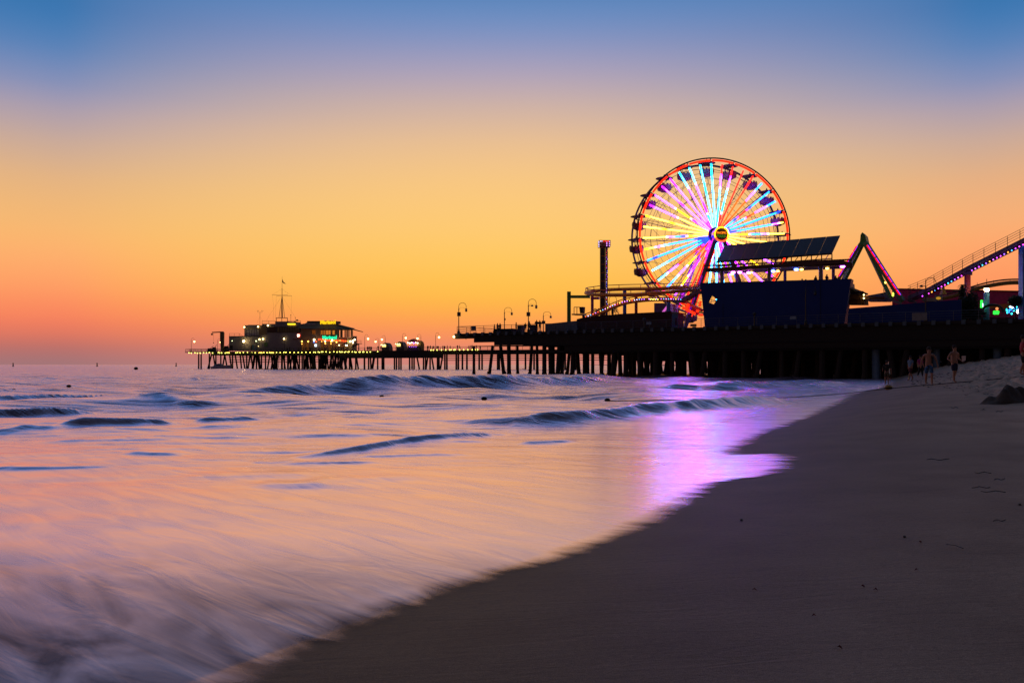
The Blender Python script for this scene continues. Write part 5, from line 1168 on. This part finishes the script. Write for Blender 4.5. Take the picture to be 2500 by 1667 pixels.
def person(name_label, loc, rz, scale, top=None, bottom=None, short=True, hair=None, group=None, **k):
    t = thing('person', name_label, 'person', loc, rz); t.scale = (scale,) * 3
    if group: t['group'] = group
    V, E, pel, tor, legs, arms = body_skel(**k)
    b = skel(V, E, 'body', skin, t)
    if bottom:
        vv = [((0, 0, 1.0), (.165, .125)), ((0, 0, .92), (.17, .13))]; ee = [(0, 1)]
        for s in (1, -1):
            h, kn = V[legs[s][0]], V[legs[s][1]]; end = Vector(h[0]).lerp(Vector(kn[0]), .95 if short else 1.0)
            vv.append((h[0], .11)); vv.append((tuple(end), .088)); n = len(vv); ee += [(1, n - 2), (n - 2, n - 1)]
            if not short:
                an_ = E.index((legs[s][1], legs[s][1] + 1)); a = V[legs[s][1] + 2][0]; vv.append(((a[0], a[1], a[2] + .05), .055)); ee.append((n - 1, len(vv) - 1))
        skel(vv, ee, 'shorts' if short else 'trousers', bottom, t, 1)
    if top:
        vv = [((0, 0, .95), (.16, .125)), ((0, 0, 1.12), (.155, .12)), ((0, 0, 1.33), (.185, .135)), ((0, 0, 1.43), .09)]; ee = [(0, 1), (1, 2), (2, 3)]
        for s in (1, -1):
            sh, e = V[arms[s][0]], V[arms[s][1]]; vv.append((sh[0], .075)); vv.append((tuple(Vector(sh[0]).lerp(Vector(e[0]), .85)), .062)); n = len(vv); ee += [(2, n - 2), (n - 2, n - 1)]
        skel(vv, ee, 'shirt', top, t, 1)
    MB().lathe((0, .012, 1.60), [(.085, 0), (.096, .06), (.09, .12), (.05, .165), (.01, .175)], 10).build('hair', hair or pmat('dark_hair', (.02, .014, .01), .8), t, smooth=True)
    MB().ball((0, -.115, 1.60), .016, 5, 1.6).build('nose', skin, t, smooth=True)
    for s in (1, -1): MB().ball((s * .082, 0, 1.60), .022, 5, 1.4).build('ear', skin, t, smooth=True); MB().ball((s * .03, -.098, 1.625), .011, 5).build('eye', black, t)
    return t
def onsand(px, Y):
    x = (px - HX) / F * Y; return Vector((x, Y, float(sz2(np.array([[x]]), np.array([[Y]]))[0, 0])))
blues = pmat('blue_pattern_cloth', (.03, .10, .22), .9, var=.9, scale=14); navy = pmat('navy_cloth', (.006, .01, .045), .9); redc = pmat('red_cloth', (.32, .02, .03), .9)
ghost = pmat('pale_blue_cloth', (.12, .2, .32), .9); pinkc = pmat('pink_cloth', (.38, .05, .2), .9); khaki = pmat('khaki_cloth', (.10, .09, .06), .9); maroonc = pmat('maroon_cloth', (.07, .01, .02), .9)
def gy(px, py):
    q = G(px, py); return q
pA = onsand(2268, 38.6); person('shirtless man in blue patterned shorts with a backpack strap walking toward the camera', pA, R(-20), 1.03, None, blues, True, step=.2, arm_l=(.36, -.05, .86), arm_r=(-.32, .12, .86), fingers=True)
m = MB().path([(.12, .10, .95), (.15, .12, 1.25), (.12, .02, 1.42), (.10, -.12, 1.3), (.12, -.11, 1.0)], .022, 5)
last = [o for o in bpy.data.objects if o.name.startswith('person') and o.parent is None][-1]
m.build('backpack_strap', black, last)
pB = onsand(2330, 39.6); B_ = person('shirtless man in navy shorts holding a white board under one arm', pB, R(12), 1.03, None, navy, True, step=-.12, arm_l=(.30, -.16, 1.02), bendl=(.30, .08, 1.12), arm_r=(-.27, -.12, 1.0), bendr=(-.31, .08, 1.12), fingers=True)
bd = MB().prism([(.27, -.22, .98), (.42, -.22, 1.05), (.44, -.22, 1.26), (.24, -.22, 1.24)], (0, .05, 0)).build('held_board', pmat('white_board', (.75, .62, .55), .6), None)
bd.matrix_world = B_.matrix_basis if False else Matrix.Translation(pB) @ Matrix.Rotation(R(12), 4, 'Z') @ Matrix.Scale(1.03, 4)
tag(bd, 'white board tucked under the arm of the man in navy shorts', 'board')
pC = onsand(2498, 36.5); person('man in a red shirt and dark shorts cut by the right edge of the frame', pC, R(70), 1.03, redc, black, True, step=.06, arm_l=(.2, -.28, 1.08), bendl=(.27, .06, 1.12), arm_r=(-.16, -.3, 1.08), bendr=(-.27, .04, 1.12), fingers=True)
pD = gy(2165, 934); pD = onsand(2165, 58); fm = person('person in dark top and khaki shorts standing at the water edge with a fishing rod', pD, R(150), .98, black, khaki, True, step=.04, arm_l=(.3, -.3, 1.0), bendl=(.28, -.02, 1.12), arm_r=(-.3, -.02, .82))
hx = Matrix.Translation(pD) @ Matrix.Rotation(R(150), 4, 'Z') @ Matrix.Scale(.98, 4)
rd = MB().tube(pD + Vector((-.55, -.2, .95)), pD + Vector((-.85, -1.0, -.05 + .1)), .018, 4); rd.tube(pD + Vector((-.55, -.2, .95)), pD + Vector((-.35, .3, 1.6)), .012, 4)
tag(rd.build('fishing_rod', steel, None, True), 'thin fishing rod held down toward the shallow water', 'fishing rod')
person('small walker in a pale blue top and dark red shorts left of the shirtless man', onsand(2223, 56), R(-70), .97, ghost, maroonc, True, step=.26, arm_l=(.22, -.25, .95), arm_r=(-.25, .05, .85))
person('distant person in a pink top and black trousers just left of the shirtless man', onsand(2247, 60), R(20), .93, pinkc, black, False, step=.1, arm_l=(.3, -.05, .85), arm_r=(-.3, -.05, .85))
# little figures on the piers: shared bodies
protos = []
for kw in (dict(step=.03, arm_l=(.25, -.05, .85), arm_r=(-.25, -.05, .85)), dict(step=.2, arm_l=(.22, -.3, .95), arm_r=(-.25, .1, .85)), dict(step=.06, arm_l=(.1, -.25, 1.15), arm_r=(-.1, -.25, 1.15), bendl=(.27, -.02, 1.15), bendr=(-.27, -.02, 1.15)), dict(sit=True, step=0, arm_l=(.15, -.3, .98), arm_r=(-.15, -.3, .98))):
    V, E, *_ = body_skel(**kw); V = [(p, (r if isinstance(r, tuple) else (r, r))) for p, r in V]; V = [(p, (a * 1.15, b * 1.15)) for p, (a, b) in V]
    o = skel(V, E, 'person', pmat('silhouette_cloth', (.02, .016, .018), .9), None, 0, 1); protos.append([o, False])
def fig(i, loc, rz, s, label, group, mat=None):
    pr0 = protos[i]
    if not pr0[1]: o = pr0[0]; pr0[1] = True
    else: o = pr0[0].copy(); col.objects.link(o)
    o.location = loc; o.rotation_euler = (0, 0, rz); o.scale = (s,) * 3; tag(o, label, 'person', group); return o
gN = 'people on the near pier'
p = PN(1214.5, 802, 2.4)
fig(3, p - UP * .85, R(60), 1.0, 'person in dark clothes sitting at the left on top of the low booth', gN); fig(3, PN(1221, 802, 2.4) - UP * .85, R(-40), 1.0, 'person sitting at the right on top of the low booth', gN)
fig(1, atd(1207, 1.0), R(90), .8, 'small figure leaning at the left end of the low booth', gN)
fig(0, atd(1260, 3), R(100), .98, 'lone person standing left of the first blue bin', gN); fig(0, atd(1282.5, 3), R(20), .9, 'person just right of the first blue bin', gN); fig(1, atd(1292, 2), R(60), 1.0, 'person in front of the tallest lamp post', gN)
fig(2, atd(1310, 2), R(15), 1.08, 'left figure of the embracing couple beside the shortest lamp', gN); fig(2, atd(1318, 2), R(190), 1.05, 'right figure of the embracing couple beside the shortest lamp', gN)
gP = 'people on the pavilion upper floor'
for px, top, i, lb in ((1742.4, 684, 0, 'head of a person seen at the left end of the pavilion upper floor'), (1958, 679, 0, 'seated head right of the pavilion middle columns'), (1967, 680, 0, 'lower head next to the seated one on the pavilion floor'), (1991.5, 671.5, 0, 'person standing just left of the tall grey pavilion column'),
                       (2018.5, 668, 2, 'person standing between grey and lilac pavilion columns'), (2040, 671, 0, 'rightmost person on the pavilion upper floor')):
    tp = PN(px, top, 4.6); fig(i, (tp.x, tp.y, tp.z - 1.76), R(30), 1.0, lb, gP)
gL = 'people strolling on the long pier'; gC = 'dense crowd along the railing'
k = 0
for px, o_ in [(897, 5), (899.5, 6), (902.5, 4), (905, 5), (907, 6), (923, 3), (930, 4), (996, 3), (1043, 4), (1045, 5), (1050.5, 3), (1056, 5), (1059, 3), (1067, 5), (1070, 4), (1080.5, 4), (1084, 3), (1086, 5), (1092, 3), (1099, 4), (1117, 3), (1122, 4), (1145, 3), (1150, 3.4), (1153, 4), (1163, 4), (1172, 5)]:
    fig((k * 7) % 3, fd(px, o_), rr3.uniform(0, 6.28), rr3.uniform(.95, 1.08), 'tiny dark figure in the stroll of people on the long pier deck', gL); k += 1
for px in (701, 707, 730, 741, 749, 757, 779, 786, 793, 801, 812, 820, 826, 833, 839, 850):
    fig((k * 5) % 3, fd(px, 1.6 + (k % 3) * .5), rr3.uniform(0, 6.28), 1.0, 'tiny dark figure at the railing before the restaurant front', gC); k += 1

# ------------------------------------------------------------------ buoys, rope, sand heap, litter
def buoy(px, yb, w_, label, mat, z=None):
    Y = 3200 / (yb - 890); x = (px - HX) / F * Y; r = w_ / 2 / F * Y; zz = float(waterz(np.array([[x]]), np.array([[Y]]))[0, 0])
    zz = max(zz, float(waterz(np.array([[x]]), np.array([[Y * .985]]))[0, 0]))
    if sandz(x, Y) > 0: q = G(px, yb); x, Y, zz = q; r = w_ / 2 / F * Y
    t = thing('buoy', label, 'buoy', (x, Y, zz)); t['group'] = 'round marker buoys'
    MB().ball((0, 0, r * .62), r * 1.1, 12, .72).build('float', mat, t, smooth=True); MB().lathe((0, 0, r * .3), [(r * 1.1, .0), (r * 1.13, .07)], 12).build('band', black, t); return Vector((x, Y, zz + r * .3))
dkb = pmat('buoy_dark', (.03, .026, .02), .5); olb = pmat('buoy_olive', (.12, .08, .015), .5); ylb = pmat('buoy_yellow', (.40, .22, .01), .5)
buoy(34, 951, 9, 'dark buoy afloat nearest the left edge', dkb); buoy(168, 954, 9.5, 'dark buoy afloat second from the left edge', dkb); buoy(332, 902.5, 9, 'round pale buoy near the horizon left of the long pier', dkb)
buoy(718, 963, 9, 'faint buoy low in front of the long dark wave', olb); buoy(932, 971, 11, 'black buoy alone in mid water below the domed kiosks', dkb); buoy(1182, 980.5, 13, 'black buoy in mid water below the open pier corner', dkb)
r1 = buoy(1483, 981, 13, 'olive buoy on the rope below the drop tower', olb); r2 = buoy(1825, 975, 15, 'olive buoy in the purple reflection of the wheel', olb); r3 = buoy(2169, 951, 17, 'yellow buoy lying at the water edge on the rope', ylb)
for px, lb in ((32, 'tiny spar marker on the horizon at the left edge'), (237, 'tiny spar marker on the horizon, middle one'), (430, 'tiny spar marker on the horizon beside the long pier tip')):
    t = thing('spar_buoy', lb, 'buoy', (P(px, 890, 700).x, 700, -.2)); MB().lathe((0, 0, 0), [(.8, 0), (.9, .5), (.45, .8), (.4, 2.6), (.55, 2.7), (.5, 3.2)], 8).build('float', dkb, t)
rp = []
def gpt(px, py, dz=.03): q = G(px, py); return q + Vector((0, 0, dz))
chain = [(1483, 981), (1600, 979), (1712, 977), (1825, 975), (1950, 970), (2060, 962), (2120, 955), (2169, 950), (2220, 945), (2275, 940.5), (2330, 936), (2390, 931), (2440, 926.5), (2500, 921), (2560, 917)]
rp = [gpt(*c) for c in chain]; rp[0] = r1; rp[3] = r2
MB().path(spline(rp, 5), .019, 5).build('mooring_rope', black, None, True)
tag(bpy.data.objects['mooring_rope'], 'thin dark rope running from the buoys up across the sand', 'rope')
# heap
hpc = G(2530, 984); m = MB(); nn = 34; mm_ = 60; vs = []; fs = []; q = random.Random(12); W_ = 1.12
fz = [(q.uniform(1.5, 8), q.uniform(0, 6), q.uniform(.3, 1)) for _ in range(16)]
for i in range(nn):
    r_ = i / (nn - 1)
    for j in range(mm_):
        a = 2 * math.pi * j / mm_; rad = W_ * (.75 + .25 * math.sin(2 * a + 1) + .06 * math.sin(9 * a)) * r_
        x, y = rad * math.cos(a), rad * math.sin(a) * .7; h_ = .47 * (1 - r_ ** 1.2)
        h_ += .05 * sum(c * math.sin(f_ * 2 * x + ph) * math.sin(f_ * 1.5 * y + ph * 2) for f_, ph, c in fz) * (1 - r_) ** .5
        if h_ > .2: h_ = .2 + (h_ - .2) * 1.15
        X_, Y_ = hpc.x + x, hpc.y + .8 + y; vs.append((X_, Y_, float(sandz(X_, Y_)) + h_ - .03))
for i in range(nn - 1):
    for j in range(mm_): fs.append((i * mm_ + j, i * mm_ + (j + 1) % mm_, (i + 1) * mm_ + (j + 1) % mm_, (i + 1) * mm_ + j))
MB().add(vs, fs).build('sand_heap', pmat('dug_sand', (.065, .052, .040), .95, var=.35, scale=7, bump=1.0), None, True, smooth=True)
tag(bpy.data.objects['sand_heap'], 'rough heap of dug wet sand at the right edge of the beach', 'sand heap')
leafm = pmat('dry_leaf', (.12, .02, .015), .8); shellm = pmat('pebble', (.05, .045, .04), .6)
DB = [(1810, 1271, 'p', 'dark pebble on bare sand nearest the foam'), (2107, 1434, 'l', 'red-brown leaf scrap, larger of the pair low on the sand'), (2138, 1442, 'l', 'thin red-brown leaf scrap just right of the larger one'), (1842, 1442, 'l', 'red-brown scrap alone left on the dark sand'),
      (2208, 1312, 'p', 'dark pebble high on the smooth sand at right'), (2247, 1325, 'l', 'flat brown scrap beside the high pebble'), (1987, 1505, 'l', 'tiny brown scrap low in the middle of the sand'), (2050, 1584, 'l', 'tiny reddish scrap nearest the bottom edge'), (2237, 1393, 'l', 'flat reddish scrap right of the leaf pair'), (2490, 1233, 'p', 'dark pebble at the right edge of the sand')]
for px, py, kd, lb in DB:
    g_ = G(px, py); k_ = g_.y
    if kd == 'p': t = MB().ball((0, 0, .008), .012 * max(1, k_ / 6), 7, .7).build('pebble', shellm, None, smooth=True); t.location = g_
    else:
        s_ = .016 * max(1, k_ / 5); t = MB().add([(-s_, 0, .004), (-.3 * s_, -.5 * s_, .012), (s_, 0, .004), (.2 * s_, .55 * s_, .014), (0, 0, .02)], [(0, 1, 4), (1, 2, 4), (2, 3, 4), (3, 0, 4), (3, 2, 1, 0)]).build('leaf_scrap', leafm, None); t.location = g_; t.rotation_euler = (0, 0, rr3.uniform(0, 3))
    tag(t, lb, 'pebble' if kd == 'p' else 'leaf')
g_ = G(2352, 1342); t = MB().path([(0, 0, .01), (-.03, .06, .02), (-.05, .14, .01)], .003, 4).build('twig', shellm, None); t.location = g_; tag(t, 'short thin twig lying on the sand at the right', 'twig')
# dark kelp wisps
kg = 'dark kelp wisps on the sand'; q = random.Random(21)
for px, py, ln, lb in [(2290, 1122, 55, 'long thin kelp wisp above the others on the open sand'), (2400, 1154, 40, 'kelp wisp at middle right'), (2440, 1170, 26, 'short kelp wisp below the middle right one'), (2395, 1190, 45, 'wavy kelp wisp left of the lowest ones'), (2425, 1200, 60, 'lowest long kelp wisp on the right'), (2440, 1271, 30, 'faint straight kelp wisp far below the rest'),
                       (2340, 908, 22, 'dark kelp patch behind the man in navy shorts'), (2395, 896, 24, 'dark kelp patch on the slope under the pier'), (2360, 964, 14, 'small kelp piece left of the sand heap'), (2330, 995, 18, 'kelp piece left below the sand heap'), (2400, 1000, 12, 'kelp piece below the sand heap'), (2440, 1004, 16, 'kelp piece nearest below the sand heap')]:
    pts = []
    for i in range(6): g_ = G(px + ln * (i / 5 - .5), py + 2 * math.sin(i * 1.7 + px)); pts.append(g_ + Vector((0, 0, .004)))
    o = MB().path(pts, .0004 * pts[0].y ** .9 + .0005, 4).build('kelp_wisp', black, None, True); tag(o, lb, 'kelp', kg)

# churned, littered dry sand near the pier: countless dark crumbs of weed
q = random.Random(77); m = MB()
for _ in range(520):
    px = q.uniform(2225, 2560); lo = np.interp(px, [2225, 2300, 2400, 2560], [930, 910, 895, 884]); py = lo + (q.random() ** 1.3) * np.interp(px, [2225, 2560], [14, 120])
    g_ = G(px, py); s_ = .0016 * g_.y * q.uniform(.4, 1.3); a = q.uniform(-.5, .5)
    d = Vector((math.cos(a), math.sin(a), 0)) * s_; e = Vector((-math.sin(a), math.cos(a), 0)) * s_ * q.uniform(.4, 1.4)
    g_.z += .006; m.add([g_ - d, g_ - e, g_ + d, g_ + e, g_ + Vector((0, 0, s_ * .35))], [(0, 1, 4), (1, 2, 4), (2, 3, 4), (3, 0, 4)])
o = m.build('weed_crumbs', black, None, True); tag(o, 'scattered dark crumbs of dry weed on the churned sand near the pier', 'seaweed', None, 'stuff')
